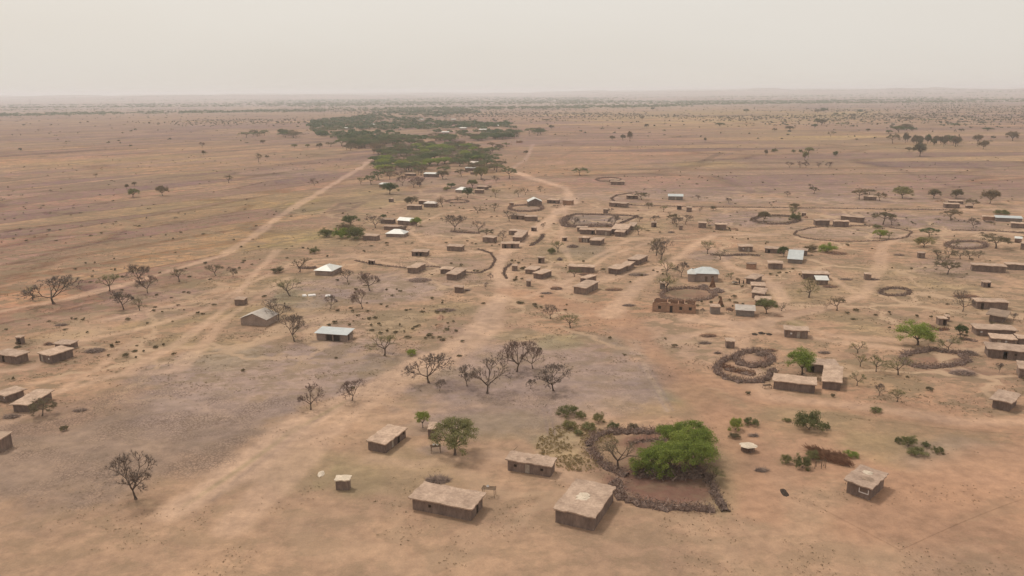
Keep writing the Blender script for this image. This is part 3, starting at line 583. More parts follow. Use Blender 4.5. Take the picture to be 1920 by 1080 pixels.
HCOUNT = [0]
def house(A, B, C, h, label, roof='earth', mat='mud', doors=(), wins=(), rdoors=(), ov=None, name='mud_house', cat='house', group=None, slope=None, rise=1.2, rmat=None, beams=False, hm=None):
    """A,B front wall base corners (px), C = rear right corner (px) or depth in metres; h = wall height px.
       doors: (t, kind) on the front; rdoors on the right side; t = 0..1 along the wall"""
    HCOUNT[0] += 1; seed = HCOUNT[0]; r = random.Random(seed)
    a = P(*A); b = P(*B); e = b-a
    if isinstance(C, tuple):
        c = P(*C); f = c-b
        if e.length >= f.length:
            u = e.normalized(); v = Vector((-u.y, u.x, 0)); w = e.length; d = max(1.2, f.dot(v))
        else:
            v = f.normalized(); u = Vector((v.y, -v.x, 0)); d = f.length; w = max(1.2, e.dot(u))
        a = b-u*w
    else:
        u = e.normalized(); w = e.length; d = C
    mid = (a+b)/2 if not isinstance(C, tuple) else (b-u*w/2)
    hh = hm or hpx(mid, h); big = zdepth(mid) < 260
    if hm is None: hh = max(1.3, min(3.2, hh))
    root = empty(name, mid, math.atan2(u.y, u.x))
    tag(root, label, cat, group)
    th = .26 if w > 2.5 else .16
    if ov is None: ov = .38 if w > 3 else .22
    fo = []; ro = []
    for t, k in doors:
        dw = .95 if k != 'wide' else 2.2
        x = t*w; fo.append([x-dw/2, x+dw/2, 0, min(hh*.86, 2.05), k, 'door'])
    for t, k in wins: 
        x = t*w; s = .3 if k != 'big' else .5
        fo.append([x-s, x+s, hh*.45, hh*.45+2*s*.9 if hh*.45+1.8*s < hh-.1 else hh-.15, k, 'window'])
    for t, k in rdoors:
        x = t*d; dw = .9 if k != 'win' else .6
        ro.append([x-dw/2, x+dw/2, 0 if k != 'win' else hh*.5, min(hh*.86, 2.0) if k != 'win' else hh*.8, k, 'door' if k != 'win' else 'window'])
    for o in fo: o[0] = max(.15, o[0]); o[1] = min(w-.15, o[1])
    for o in ro: o[0] = max(.1, o[0]); o[1] = min(d-2*th-.1, o[1])
    mb = MB()
    wall_side(mb, lambda x, y, z: (x-w/2, y, z), w, hh, [o[:4] for o in fo], th)
    wall_side(mb, lambda x, y, z: (w/2-x, d-y, z), w, hh, [], th)
    wall_side(mb, lambda x, y, z: (w/2-y, th+x, z), d-2*th, hh, [o[:4] for o in ro], th)
    wall_side(mb, lambda x, y, z: (-w/2+y, d-th-x, z), d-2*th, hh, [], th)
    if roof in ('gable', 'gabley'):
        g = rise*.97
        if roof == 'gabley':
            for y in (0, d-th):
                n = len(mb.v); mb.v += [(-w/2,y,hh),(w/2,y,hh),(0,y,hh+g*w/(w+2*ov)),(-w/2,y+th,hh),(w/2,y+th,hh),(0,y+th,hh+g*w/(w+2*ov))]
                mb.f += [(n,n+1,n+2),(n+5,n+4,n+3),(n+1,n+4,n+5,n+2),(n+3,n,n+2,n+5)]
        else:
            for x in (-w/2, w/2-th):
                n = len(mb.v); mb.v += [(x,0,hh),(x,d,hh),(x,d/2,hh+g*d/(d+2*ov)),(x+th,0,hh),(x+th,d,hh),(x+th,d/2,hh+g*d/(d+2*ov))]
                mb.f += [(n+2,n+1,n),(n+3,n+4,n+5),(n+1,n+2,n+5,n+4),(n+2,n,n+3,n+5)]
    mb.build('wall', M[mat], root)
    for o, side in [(o, 'f') for o in fo]+[(o, 'r') for o in ro]:
        if o[4] == 'open': continue
        m2 = MB(); x0, x1, z0, z1 = o[:4]
        if side == 'f': m2.box(x0-w/2+.03, x1-w/2-.03, .07, .12, z0+.02, z1-.03)
        else: m2.box(w/2-.12, w/2-.07, th+x0+.03, th+x1-.03, z0+.02, z1-.03)
        mt = {'dark': 'dark', 'pale': 'paledoor', 'wide': 'dark', 'win': 'dark', 'big': 'door', 'white': 'white'}.get(o[4], 'door')
        lf = m2.build(o[5], M[mt], root)
        if big and o[5] == 'window':
            m3 = MB(); fx0, fx1 = x0-w/2, x1-w/2
            if side == 'f':
                m3.box(fx0, fx1, -.03, .06, z0-.06, z0-.001); m3.build('sill', M['wood'], lf)
    if roof == 'earth':
        sl = slope if slope is not None else r.uniform(.0, .25)
        rf = earth_roof(w, d, hh, ov, sl, M[rmat or 'earth_roof'], root, seed)
        if beams:
            n = int(w/.9)
            for i in range(n+1):
                m4 = MB(); x = -w/2+w*i/n; m4.tube((x, -ov-.18, hh+.02), (x, .1, hh+.04), .05, .05, 5)
                m4.build('roof_beam', M['wood'], root)
    elif roof: sheet_roof(w, d, hh, ov, roof, M[rmat or 'tin'], root, rise)
    root['_dims'] = (w, d, hh)
    del root['_dims']
    return root, w, d, hh

def hut(x1, x2, y, h, label, d=1.9, door=None, mat='mud', group=None, C=None, **kw):
    return house((x1, y), (x2, y+.3), C or d, h, label, doors=door or (), mat=mat, name='small_hut', cat='hut', ov=.22, group=group, **kw)

# near row
house((688,846),(723,850),(761,820),16.5,'low mud house with pale sloping earth roof, left of the bushy round green tree',rdoors=((.33,'pale'),(.62,'dark'),(.86,'win')),beams=True,slope=-.1)
h2 = house((952,882),(1032,895),(1053,885),19,'wide mud house with dark patched roof and two narrow doors, below the yellow scrub',doors=((.46,'pale'),),wins=((.18,'win'),(.8,'dark')),beams=True)
house((774,955),(883,977),(903,950),21,'largest near mud house with a broad pale roof, right behind it a heap of firewood',wins=((.3,'dark'),),rdoors=((.5,'dark'),),beams=True,ov=.5)
h4 = house((1037,985),(1113,996),(1150,940),24,'near mud house with a broad dusty roof, at the left of the big thorn kraal',beams=True)
hut(630,655,919,17,'squat hut with a cracked pale roof slab, alone left of the broad-roofed house',C=(661,914),rmat='pale_slab')
hut(803,815,823,17,'small hut half hidden behind the bushy round green tree',d=2.6)
house((-4,677),(33,683),(67,678),14,'left mud house of the pair near the left edge, with a broad pale roof',doors=((.3,'dark'),),ov=.5)
house((75,677),(97,682),(138,669),14,'right mud house of the left-edge pair, by a dark earth mound',doors=((.2,'pale'),),wins=((.8,'white'),))
house((104,654),(132,656),3,9,'little roof peeping up behind the right house of the left-edge pair')
hut(31,42,645,12,'narrow upright hut with flat roof above the left-edge pair of houses',C=(49,643),door=((.5,'dark'),))
house((-14,753),(13,755),(46,744),12,'mud house with a pale door touching the left edge, behind the leaning tree',wins=((.75,'white'),),ov=.5)
house((28,771),(54,773),(98,748),13.5,'mud house with jutting roof corner right behind the leaning flat tree at left',slope=.2,ov=.55)
hut(-16,6,848,24,'mud hut cut by the left edge, in a dark trampled patch',d=3)
# right lower part
house((1471,632),(1514,635),4,13,'mud house with a pale door and white window, alone above the ball-shaped green tree',wins=((.28,'white'),),doors=((.6,'pale'),))
hut(1362,1377,653,12,'square hut with two dark window holes beside the double thorn kraal',d=2.2,door=())
house((1450,729),(1527,738),3.6,15,'long low mud house below the leafy round tree',slope=.35)
house((1541,731),(1575,733),(1577,706),14,'mud house with a steep square roof running away, right of the long low house',slope=.45,ov=.3)
house((1511,697),(1569,700),4.5,13,'mud house with a black doorway behind the leafy round tree',doors=((.2,'open'),),wins=((.87,'dark'),))
house((1831,629),(1903,632),4,12,'long mud house in the right-edge row, third from its top',wins=((.12,'white'),),ov=.5)
house((1860,645),(1903,648),3.5,10,'patchy-roofed mud house squeezed between two long houses at the right edge',doors=((.3,'pale'),),wins=((.6,'white'),))
house((1909,646),(1945,649),3.5,11,'mud house cut by the right edge beside the patchy-roofed one')
house((1852,670),(1950,679),4.6,16,'longest mud house at the right edge with an open dark door and one window',doors=((.33,'open'),),wins=((.53,'dark'),),ov=.5)
house((1910,709),(1950,714),5,18,'tall pale-roofed mud house cut by the right edge below the longest one')
house((1856,767),(1891,772),(1905,760),16,'mud house with bulging uneven roof alone in the orange dust at right',ov=.6,slope=.4)
house((1831,579),(1889,581),4,13,'top house of the right-edge row with a doorway at its left end',doors=((.18,'dark'),))
house((1852,604.5),(1880,606),(1886,598),12,'mud house under a sprawling crumbled roof with a white heap on it',rdoors=((.5,'dark'),),ov=1.0,rmat='roof_patch')
h28 = house((1588,923),(1630,939),(1656,915),23,'nearest right-hand mud house with a white window frame and a crumbling roof',beams=True,ov=.55)
hut(1760,1775,610,12,'small hut with a black open door above the bright green crown',door=((.72,'open'),),d=2.2)
hut(1773,1780,603,9,'small roof slab just behind the hut above the bright green crown',d=1.8)
# centre right
house((1529,423),(1555,423),3.5,9,'left house of the three above the big hedged oval field')
house((1564,425.5),(1591,426),3.8,10,'front right house of the three above the big hedged oval field')
house((1576,414.5),(1617,418),4,9,'long rear house of the three above the big hedged oval field')
hut(1503,1511,406,6,'tiny dark hut between the leafy tree and the long rear house',d=1.8)
house((1434,474),(1465,476),4,8,'long mud house with a dark door, behind the bent leafy tree',doors=((.25,'open'),))
house((1487,478),(1511,480),4,9,'mud house just left of the brown-green round bush')
house((1477,493),(1503,495),(1505,484),8,'house with a steep grey corrugated roof slanting towards the viewer',roof='mono',rmat='tinblue',rise=1.5,mat='grey_wall')
house((1441,504),(1467,505),4,10,'mud house below and left of the grey corrugated roof')
house((1506,523.5),(1554,525),4,10,'long mud house with a deep open porch behind the white-patched roof',doors=((.55,'wide'),))
house((1531,534),(1552,534.5),3,9,'small mud house with a white patched tin roof in front of the long porch house',roof='mono',rmat='tin',rise=.9)
hut(1622,1633,525,10,'free-standing square hut on the right, above the small thorn ring',d=2.2)
hut(1722,1734,484,9,'lone square hut right of the oval field, left of the thicket',d=2.2)
hut(1844,1857,539,9,'lone hut with a black door right of centre of the right part',door=((.78,'open'),),d=2.2)
house((1867,415),(1916,417),4,7,'long house with a pale green-grey roof at the upper right edge',roof='mono',rmat='tinblue',rise=.7,mat='grey_wall')
house((1843,412.5),(1865,413.5),3.5,6,'low reddish brick building at the left end of the pale green-grey roof',mat='brick')
house((1896,427),(1930,429),4,8,'low mud house at the right edge below the pale green-grey roof')
house((1902,455),(1915,456),3,8,'small shed with pale roof at the right edge, right of the reddish spreading tree',roof='mono',rise=.5)
house((1912,468),(1935,470),(1950,460),11,'pale-roofed house cut by the right edge, right of the reddish spreading tree')
house((1822,508),(1885,512),3.5,11,'very long low mud building right of the bare thicket',ov=.4)
house((1887,505),(1930,507),3.5,9,'low mud building continuing the very long one to the right edge')
house((1772,390),(1799,390.5),4,7,'mud house at the upper right, front one of the two beside the farther one')
house((1781,382.5),(1806,383),4,5,'rear pale-roofed mud house of the two at the upper right')
house((1619,375),(1643,376),4.5,6,'pale-roofed mud house between two dark trees on the dark plain')
# centre
house((984,414.5),(1006,415),4,8,'pale-roofed mud house right of the track fork, beside the dark-roofed one')
house((958,411),(982,412),4,7,'dark-roofed mud house with a bare tree at its left end',rmat='roof_patch',doors=((.5,'dark'),))
house((991,386.5),(1016,386),8,8,'gabled house with a pale pitched roof facing the viewer with its gable',roof='gabley',rmat='tin',rise=2.0)
house((1025.5,381),(1046,382),4,6,'small mud house with dark doorways between the gabled house and the pinkish one',doors=((.3,'open'),(.7,'open')))
house((1055,384),(1071,385),4,8,'pinkish mud house to the right of the gabled house',mat='brick',roof='earth')
house((1142,387),(1173,389.5),4,7,'long mud house with a black doorway just under the distant hedge arc',doors=((.42,'open'),))
house((1174.5,373),(1195.5,373.5),4,6,'small dark-fronted house left of the spreading tree inside the hedge arc',doors=((.3,'open'),(.65,'open')))
house((1253,375),(1280,375.5),5,7,'lone house with a long bright roof on the dark plain',roof='mono',rmat='tinblue',rise=.9,mat='grey_wall',doors=((.5,'pale'),))
house((1145,346.5),(1170,347),4,6,'pale-roofed mud house at the far oval fence, front one',ov=.5)
house((1142,342),(1160,342.5),3.5,5,'rear mud house at the far oval fence')
hut(1269,1277.5,393,7,'tiny hut with two dark doorways beside the far road',door=((.35,'open'),(.75,'open')))
hut(1287,1296.5,397.5,8,'tiny blank-walled hut beside the far road',d=2.5)
hut(1310,1324,427.5,9,'left of the two square huts by the mauve field',d=3.5)
house((1341,431),(1360,432),4,10,'right square hut by the mauve field, with a wider roof',ov=.5)
hut(1273,1279,431,8,'tiny narrow hut beside a clump of bare trees left of the square huts',d=1.6)
hut(1221,1230.5,426,8,'tiny shelter with a black side right of the light green tree',door=((.7,'open'),))
hut(1131,1139,400,7,'tiny hut standing at the upper hedge of the grey field',d=2)
hut(996,1005,433.5,6,'tiny dark hut between the track and the walled compound',door=((.3,'open'),))
house((1082,434),(1100,434.5),3,7,'small rear building peeping behind the joined pair of long houses')
house((1087,439),(1113,440),4,8,'left one of two long houses joined by a pale gate',doors=((.92,'open'),))
house((1117.5,440.5),(1143,442),4,9,'right one of two long houses joined by a pale gate',doors=((.72,'pale'),))
house((1147,438.5),(1176,440),(1183,431),9,'broad pale-roofed house at the corner below the grey field')
house((1153,443),(1169,444),(1176,437),8,'small house in front of the broad pale-roofed corner house')
house((1177,431),(1188,432),(1194,425),7,'narrow house continuing behind the broad pale-roofed corner house')
hut(1085,1090.5,454,7,'blank brick kiosk left of the shed with pale doors',mat='brick')
house((1091,454),(1102.5,455),2.5,8,'small shed with pale doors beside the brick kiosk',doors=((.35,'pale'),(.75,'pale')))
house((1106,459.5),(1125,460.5),(1133,455),8.5,'mud house with bright flat roof in the open, below the joined long houses')
hut(1054,1062,452,6,'tiny brown hut left of the brick kiosk',door=((.7,'dark'),))
house((954,440),(974,441),4,7,'rear house of the tight cluster left of the track')
house((966,447),(981,448),(990,441),8,'pale-roofed middle house of the tight cluster left of the track')
house((962,453.5),(977,454.5),(985,448),9,'small front right house of the tight cluster left of the track')
house((941,465.5),(973,465.5),3.5,8,'low mud house with dark openings at the front of the tight cluster',doors=((.2,'dark'),(.6,'dark')))
hut(1009,1020,493.5,10,'upright hut with a dark left door beside the track',door=((.25,'open'),),d=2)
hut(960,969,508,9,'blank hut on the track beside the curved brush fence',d=1.8)
house((984,513),(1003,514),(1013,508),7,'rear house of the pair below the curved track hut',rdoors=())
house((998,522.5),(1015.5,524),(1034,517.5),9.5,'front house of the pair, right of the curved brush fence')
house((1066,510),(1112.5,512),4,10,'long mud house behind the small rounded green tree')
house((1139.5,513),(1160,515),(1176,508),9.5,'left mud house of the three staggered ones',ov=.5)
house((1163,507),(1177,508.5),(1189,500),8.5,'middle mud house of the three staggered ones')
house((1180,494),(1196,497.5),(1214,489),9,'right-hand mud house of the three staggered ones, with a bright roof')
house((1084,531.5),(1100,532.5),(1118,527),9,'mud house with a dark door directly behind the big pale-roofed one',doors=((.6,'open'),))
house((1076,550),(1098,553),(1121,541),12,'pale-roofed mud house standing alone right of the road junction')
hut(987,994,537,9,'narrow upright hut left of the dug heap near the junction',d=1.6)
hut(1237.5,1247,542,10,'grey box hut under the leaning tree by the brush ring',mat='grey_wall',d=2.4)
hut(1333,1350,589,13,'grey square hut beside the roofless brick house',mat='grey_wall',d=3,door=())
house((1380,592),(1414,594),4,11,'grey-walled house whose roof is covered with white scraps',mat='grey_wall',roof='mono',rmat='tinrust',rise=.7)
house((1399,504),(1416,505.5),2.6,9,'small brick hut with a black gap at its upper right',mat='brick',roof='earth',ov=.05,rmat='roof_patch')
house((1397.5,532),(1414,533.5),(1428,526),9.5,'top house of the column of four pale roofs',ov=.6)
house((1410,543),(1434,544),4.5,7,'second house from the top in the column of four pale roofs')
house((1409,560),(1432,561),(1437,551),9.5,'third house from the top in the column of four pale roofs')
house((1416,573),(1443,575),4.5,9,'bottom house in the column of four pale roofs, behind the olive round tree',slope=.3)
house((1386,471.5),(1411,472),4,9,'mud house with a white window, right of the dark fenced patch',wins=((.3,'white'),),doors=((.7,'pale'),))
# left centre
house((766,511),(781,513),(798,505),9.5,'mud house behind the round flat brush pile')
house((826,513),(845,514),3.5,8,'rear wing house of the L-shaped pair')
house((838,524),(855,525.5),(874,514.5),10,'front house of the L-shaped pair',ov=.5)
hut(852.5,867.5,549,9.5,'solitary square hut between the L-shaped pair and the captionless open ground'.replace('captionless ', ''),d=2.8)
hut(691,700.5,496,7,'tiny upright hut with two dark door strips by the brush fence',door=((.2,'open'),(.8,'open')))
house((772,480),(800,481),4,8,'house with striped dark doors inside the brush fence',doors=((.35,'open'),(.6,'open')))
house((838,470),(865,471.5),4,8,'mud house inside the right half of the brush fence')
house((905,454),(925.5,455.5),4,9,'plain mud house right of two bare trees, outside the brush fence')
house((720,431),(757,432),3.5,6,'long tan-roofed house behind the white hipped roof')
house((746,421),(771,423),5,8,'house with a pale pitched tin roof left of the small green tree',roof='gable',rmat='tin',rise=1.4)
house((714,419),(736,420),4,7,'dark low house left of the pitched tin roof',rmat='roof_patch')
house((680,450),(705,451.5),4,8,'mud house below the green thicket, front left')
house((763,393),(788,393.5),4,7,'low mud house, front left of the three in the upper centre')
house((795,388.5),(817,389),4,7,'mud house with a pale streaked tin roof, right of the three in the upper centre',roof='hip',rmat='tinrust',rise=1.2)
house((785,383),(803,383.5),3.5,6,'rear low house of the three in the upper centre')
hut(729,735.5,379,6,'tiny box hut left of the upper-centre trio',d=2)
house((890,362.5),(904,363),4,6,'small house with orange-tinted roof right of the streaked pyramid roof')
house((894,355),(911,356),4,5,'low house behind the orange-tinted roof')
hut(914,919,352,4,'tiny hut at the upper right of the orange-tinted roof')
house((794.5,332),(819.5,332.5),5,6,'long house with a bright roof in the shade of the green grove edge',roof='mono',rmat='tin',rise=.8)
house((759,330),(777,330.5),4,4,'low house left of the bright-roofed one at the grove edge')
house((711,351.5),(727,352),5,6,'house behind the dark round tree at the left grove edge',roof='mono',rmat='tin',rise=.7)
house((872,320),(889,320.5),4,5,'low porch house at the right part of the grove edge',roof='mono',rmat='tin',rise=.5)
house((882,311),(900,311.5),5,5,'house with an arched-looking pale tin roof within the grove edge',roof='gable',rmat='tinrust',rise=1.8)
hut(781,788,347,6,'tiny hut between two reddish trees near the grove edge')
hut(882,888,327,4,'tiny hut below the low porch house at the grove edge')
house((1811,390),(1824,390.5),3,4,'far low shed beside the dark round tree at the upper right')
hut(440.5,457.5,572.5,10,'lone box hut left of the two tin-roofed houses',d=3)
hut(955,962,386,5,'tiny red-brown hut with a dark door beside the far thorn ring',door=((.6,'open'),),mat='brick')

# tin hipped house, centre right, with a cross wing
root, w, d, hh = house((1302,527.5),(1346,529),6.5,15,'pinkish house with a silver hipped tin roof and a red door',roof='hip',rmat='tinblue',mat='metal_wall',rise=1.9,doors=((.5,'door'),),wins=((.76,'big'),),name='tin_roof_house',ov=.45)
mb = MB(); L0 = -w/2
mb.box(L0-2.4, L0-.002, -.9, d*.55, -.1, hh-.02); mb.build('wall', M['metal_wall'], root)
sheet_roof(2.6, d*.55+1.2, hh-.12, .35, 'hip', M['tin'], root, 1.35, x0=L0-1.1, y0=-.95)
house((593,515),(622,517.5),(640,508.5),9,'house with a bright white hipped tin roof on open sand, behind a leaning tree',roof='hip',rmat='tin',mat='metal_wall',rise=1.7,name='tin_roof_house',ov=.45)
house((724,444),(757,445),7,6,'house with a bright white hipped tin roof in the compound by the small bare tree',roof='hip',rmat='tin',mat='metal_wall',rise=1.8,name='tin_roof_house',ov=.4)
house((854,361),(874,361.5),7,5,'far house with a streaked white pyramid roof behind a dark round tree',roof='hip',rmat='tin',mat='metal_wall',rise=1.8,name='tin_roof_house')
root, w, d, hh = house((594,637),(650,641),(667,633),13,'wide house with a blue-grey tin roof and open porch, beside grey clay ground',roof='mono',rmat='tinblue',mat='metal_wall',rise=.5,doors=((.42,'wide'),(.68,'wide')),rdoors=((.3,'dark'),(.65,'win')),name='tin_roof_house',ov=.5)
mb = MB()
for t in (.36, .55, .8):
    m1 = MB(); m1.tube((-w/2+w*t, -.38, 0), (-w/2+w*t, -.38, hh-.02), .07, .07, 8); m1.build('porch_post', M['wood'], root)
house((452,609),(500,612),(512,600),12,'house with a weathered pitched tin roof beside the dark bare tree',roof='gabley',rmat='tinrust',mat='metal_wall',rise=1.8,name='tin_roof_house')

# patches of older mud on roofs are in the roof material
# white window frame of the nearest right house
root, w, d, hh = h28
mb = MB(); xa, xb = .18*w, .18*w+1.5; xa -= 0
x0 = w*.02; x1 = x0+w*.42; z0 = hh*.42
mb.box(x0, x1, -.09, -.003, z0, z0+.16); mb.box(x0, x0+.14, -.09, -.003, z0+.16, z0+.85); mb.box(x1-.14, x1, -.09, -.003, z0+.16, z0+.85)
mb.build('window_frame', M['white'], root)
mb = MB(); mb.box(x0+.14, x1-.14, -.02, -.003, z0+.16, z0+.85); mb.build('window', M['mud'], root)

def mound(p, rx, ry, h, mat, name, label, cat, seed, rz=0, n=14, group=None, rough=.25, parent=None, z=0):
    r = random.Random(seed); mb = MB(); rings = 5
    mb.v.append((0, 0, h))
    for k in range(1, rings+1):
        t = k/rings
        for i in range(n):
            a = 2*math.pi*i/n; q = 1+r.uniform(-rough, rough)*t
            zz = h*(1-t**1.7)*(1+r.uniform(-rough, rough)) if k < rings else -.06
            mb.v.append((math.cos(a)*rx*t*q, math.sin(a)*ry*t*q, zz))
    for i in range(n): mb.f.append((0, 1+i, 1+(i+1) % n))
    for k in range(rings-1):
        for i in range(n):
            a = 1+k*n+i; b = 1+k*n+(i+1) % n; mb.f.append((a, a+n, b+n, b))
    o = mb.build(name, M[mat], parent)
    o.location = (p.x, p.y, z); o.rotation_euler.z = rz
    if parent is None: tag(o, label, cat, group)
    return o

for hs_, px_, py_, rx_, ry_, hz_, mt_, nm_ in ((h2, -.02, .45, .9, .8, .10, 'roof_patch', 'roof_patch'), (h4, -.05, .5, 1.3, 1.6, .22, 'pale_slab', 'roof_heap'), (h28, -.1, .75, 1.1, .9, .25, 'pale_slab', 'roof_heap'), (h28, .12, .4, 1.2, .9, .1, 'roof_patch', 'roof_patch')):
    r_, w_, d_, hh_ = hs_
    m_ = mound(Vector((px_*w_, py_*d_, 0)), rx_, ry_, hz_, mt_, nm_, None, None, 5, parent=r_, z=hh_+.33)
# roofless brick house
A = P(1223, 584); B = P(1304, 588.5); e = B-A; u = e.normalized(); w = e.length; d = 6.5; hh = 2.9
root = empty('roofless_house', (A+B)/2, math.atan2(u.y, u.x)); tag(root, 'roofless reddish brick house shell with bare window openings, below the brush ring', 'house')
mb = MB(); ops = [(w*.13, w*.13+1.0, 1.0, 2.0), (w*.40, w*.40+1.0, 0, 2.2), (w*.62, w*.62+1.0, 1.0, 2.0), (w*.86-.3, w*.86+.7, 1.0, 2.0)]
wall_side(mb, lambda x, y, z: (x-w/2, y, z), w, hh, ops, .25)
wall_side(mb, lambda x, y, z: (w/2-x, d-y, z), w, hh*.93, [(w*.2, w*.2+1, 1, 1.9), (w*.6, w*.6+1, 1, 1.9)], .25)
for xx, hq, op in ((0, hh*.9, []), (w*.33, hh*1.05, [(1.2, 2.1, 0, 2.1)]), (w*.58, hh*.85, []), (w*.73, hh*1.08, [(3, 3.9, 0, 2.1)]), (w-.25, hh*.8, [])):
    wall_side(mb, lambda x, y, z, xx=xx: (-w/2+xx+y, .25+x, z), d-.5, hq, op, .25)
r = random.Random(5)
for i in range(26):   # broken top courses
    x = r.uniform(-w/2, w/2-.5); mb.box(x, x+r.uniform(.3, .9), .01, .24, hh+.002, hh+r.uniform(.12, .4))
for i in range(12):
    x = r.uniform(-w/2, w/2-.5); mb.box(x, x+r.uniform(.3, .9), d-.24, d-.01, hh*.93+.002, hh*.93+r.uniform(.12, .4))
mb.build('wall', M['brick'], root)
for k, (x0, x1, z0, z1) in enumerate(ops):
    m1 = MB(); m1.box(x0-w/2-.12, x1-w/2+.12, -.03, .2, z1+.0, z1+.12)
    m1.box(x0-w/2, x0-w/2+.09, .05, .2, z0, z1-.003); m1.box(x1-w/2-.09, x1-w/2, .05, .2, z0, z1-.003)
    m1.build('door_frame' if z0 == 0 else 'window_frame', M['door'], root)
    m1 = MB(); m1.box(x0-w/2+.093, x1-w/2-.093, .1, .14, z0+.01, z1-.01); m1.build('door' if z0 == 0 else 'shutter', M['dark'], root)

# ------------------------------------------------------------------ brush fences (thorn kraals)
def brush_fence(pts, width, height, label, closed=True, mat='stick', dens=1.0, name='brush_fence', cat='fence', seed=1, group=None, arc=None, stick=1.0, world=False):
    r = random.Random(seed)
    q = [Vector((*p, 0)) if world else P(*p) for p in pts]
    if closed: q = q+[q[0]]
    path = []
    for a, b in zip(q[:-1], q[1:]):
        n = max(1, int((b-a).length/.8))
        for k in range(n): path.append(a.lerp(b, k/n))
    path.append(q[-1])
    c = sum(path, Vector())/len(path)
    root = empty(name, path[0]); tag(root, label, cat, group)
    rel = [p-path[0] for p in path]
    if closed: rel[-1] = rel[0].copy()
    # solid core
    mb = MB(); K = 7; n = len(rel); nn = n-1 if closed else n
    for i in range(nn):
        a = rel[i-1] if (i > 0) else (rel[-2] if closed else rel[0]); b = rel[i+1] if i+1 < n else rel[i]
        t = (b-a).normalized(); s = Vector((-t.y, t.x, 0)); hj = height*r.uniform(.3, .62); wj = width*r.uniform(.55, 1.05)
        jx = s*r.uniform(-.22, .22)*width
        for k in range(K):
            an = math.pi*k/(K-1)
            mb.v.append(tuple(rel[i]+jx+s*(math.cos(an)*wj/2)+Vector((0, 0, -.1+math.sin(an)*hj*r.uniform(.8, 1.2)))))
    for i in range(nn if closed else nn-1):
        j = (i+1) % nn
        for k in range(K-1): mb.f.append((i*K+k, i*K+k+1, j*K+k+1, j*K+k))
    mb.build('brush_core', M['core'] , root)
    mb = MB(); tot = sum((b-a).length for a, b in zip(rel[:-1], rel[1:]))
    for a, b in zip(rel[:-1], rel[1:]):
        t = (b-a); L = t.length
        if L < 1e-4: continue
        t.normalize(); s = Vector((-t.y, t.x, 0))
        for k in range(int(L*20*dens*width)+1):
            o = a.lerp(b, r.random())+s*r.gauss(0, .3)*width; z = r.uniform(0, height*.62)
            o = o+Vector((0, 0, z))
            dr = (t*r.uniform(-1, 1)+s*r.uniform(-.9, .9)+Vector((0, 0, r.uniform(-.1, 1.2)))).normalized()*r.uniform(.35, 1.1)*stick
            sd_ = dr.cross(Vector((r.uniform(-1, 1), r.uniform(-1, 1), r.uniform(-.3, .3)))).normalized()*r.uniform(.03, .11)*stick
            mb.tri(o-sd_, o+sd_, o+dr)
    mb.build('branches', M[mat], root)
    return root
def ring(cx, cy, rx, ry, a0=0, a1=360, n=28, wob=.06, seed=0):
    r = random.Random(seed); out_ = []
    full = abs(a1-a0) >= 360
    for i in range(n if full else n+1):
        a = R(a0+(a1-a0)*i/n); k = 1+r.uniform(-wob, wob)
        out_.append((cx+math.cos(a)*rx*k, cy-math.sin(a)*ry*(1+r.uniform(-wob, wob)*1.5)))
    return out_
brush_fence(ring(1413,674,34,14,-185,170,seed=1),2.3,1.8,'upper inner loop of the double thorn kraal beside the leafy round tree',closed=False,seed=1,dens=1.2)
brush_fence([(1378,672),(1358,676),(1345,688),(1345,700),(1362,710),(1385,716),(1410,717),(1432,714),(1446,705),(1448,694)],2.2,1.7,'outer lower loop of the double thorn kraal beside the leafy round tree',closed=False,seed=2,mat='stick',dens=1.2)
brush_fence([(1354,687),(1370,695),(1392,699),(1415,703)],2.6,1.3,'reddish heap of stacked branches lying inside the double thorn kraal',closed=False,seed=3,dens=1.2,mat='redstalk')
brush_fence(ring(1752,674,60,16,seed=4),2.2,1.5,'broad oval thorn kraal around reddish earth under the bright green tree',seed=4,dens=1)
brush_fence(ring(1678,548,28,7,seed=5),1.6,1.0,'small thorn ring alone on open ground in the right half',seed=5,mat='stickgrey')
brush_fence(ring(1290,553,50,12,seed=6),2.0,1.3,'thorn ring directly behind the roofless brick house',seed=6)
brush_fence(ring(1600,438,110,15,seed=7,n=40,wob=.045),1.1,.6,'thin brush hedge round the big oval field',seed=7,mat='stickgrey',dens=.7)
brush_fence(ring(1812,460,38,7,seed=8),2.2,1.2,'dark thorn ring left of the reddish spreading tree',seed=8)
brush_fence(ring(1455,413,43,8,seed=9),2.6,1.4,'thorn ring round a grey patch, beside the leafy tree at the far road',seed=9,mat='stickgrey')
brush_fence(ring(986,391,31,6,seed=10),2.2,1.3,'thorn ring below the gabled house',seed=10)
brush_fence(ring(1140,337,22,3.6,seed=11),2,1.2,'far thorn oval with two mud houses at its right end',seed=11,dens=.6)
brush_fence(ring(858,378,20,3,seed=12),1.8,1.0,'small thorn ring in the upper centre between bare trees',seed=12,dens=.6)
brush_fence([(1060,408),(1080,402),(1130,403),(1196,406),(1170,417),(1152,424)],1.5,1.1,'low hedge round the back of the grey field in the centre',closed=False,seed=13,mat='stickgrey')
brush_fence([(1148,425),(1120,424),(1090,426),(1062,425),(1056,417),(1062,409)],4.2,2.0,'thick brushwood belt along the front of the grey field',closed=False,seed=14,dens=.9,mat='stick')
brush_fence([(665,489),(690,494),(720,499),(765,503),(810,500),(835,503),(872,511),(900,512),(920,503),(929,488),(920,475),(895,467)],.95,.5,'long winding brush fence enclosing the compound left of the track',closed=False,seed=15,mat='stickgrey')
brush_fence([(960,495),(948,503),(944,514),(950,523)],1.1,.7,'short curved brush fence at the track edge',closed=False,seed=16,mat='stickgrey')
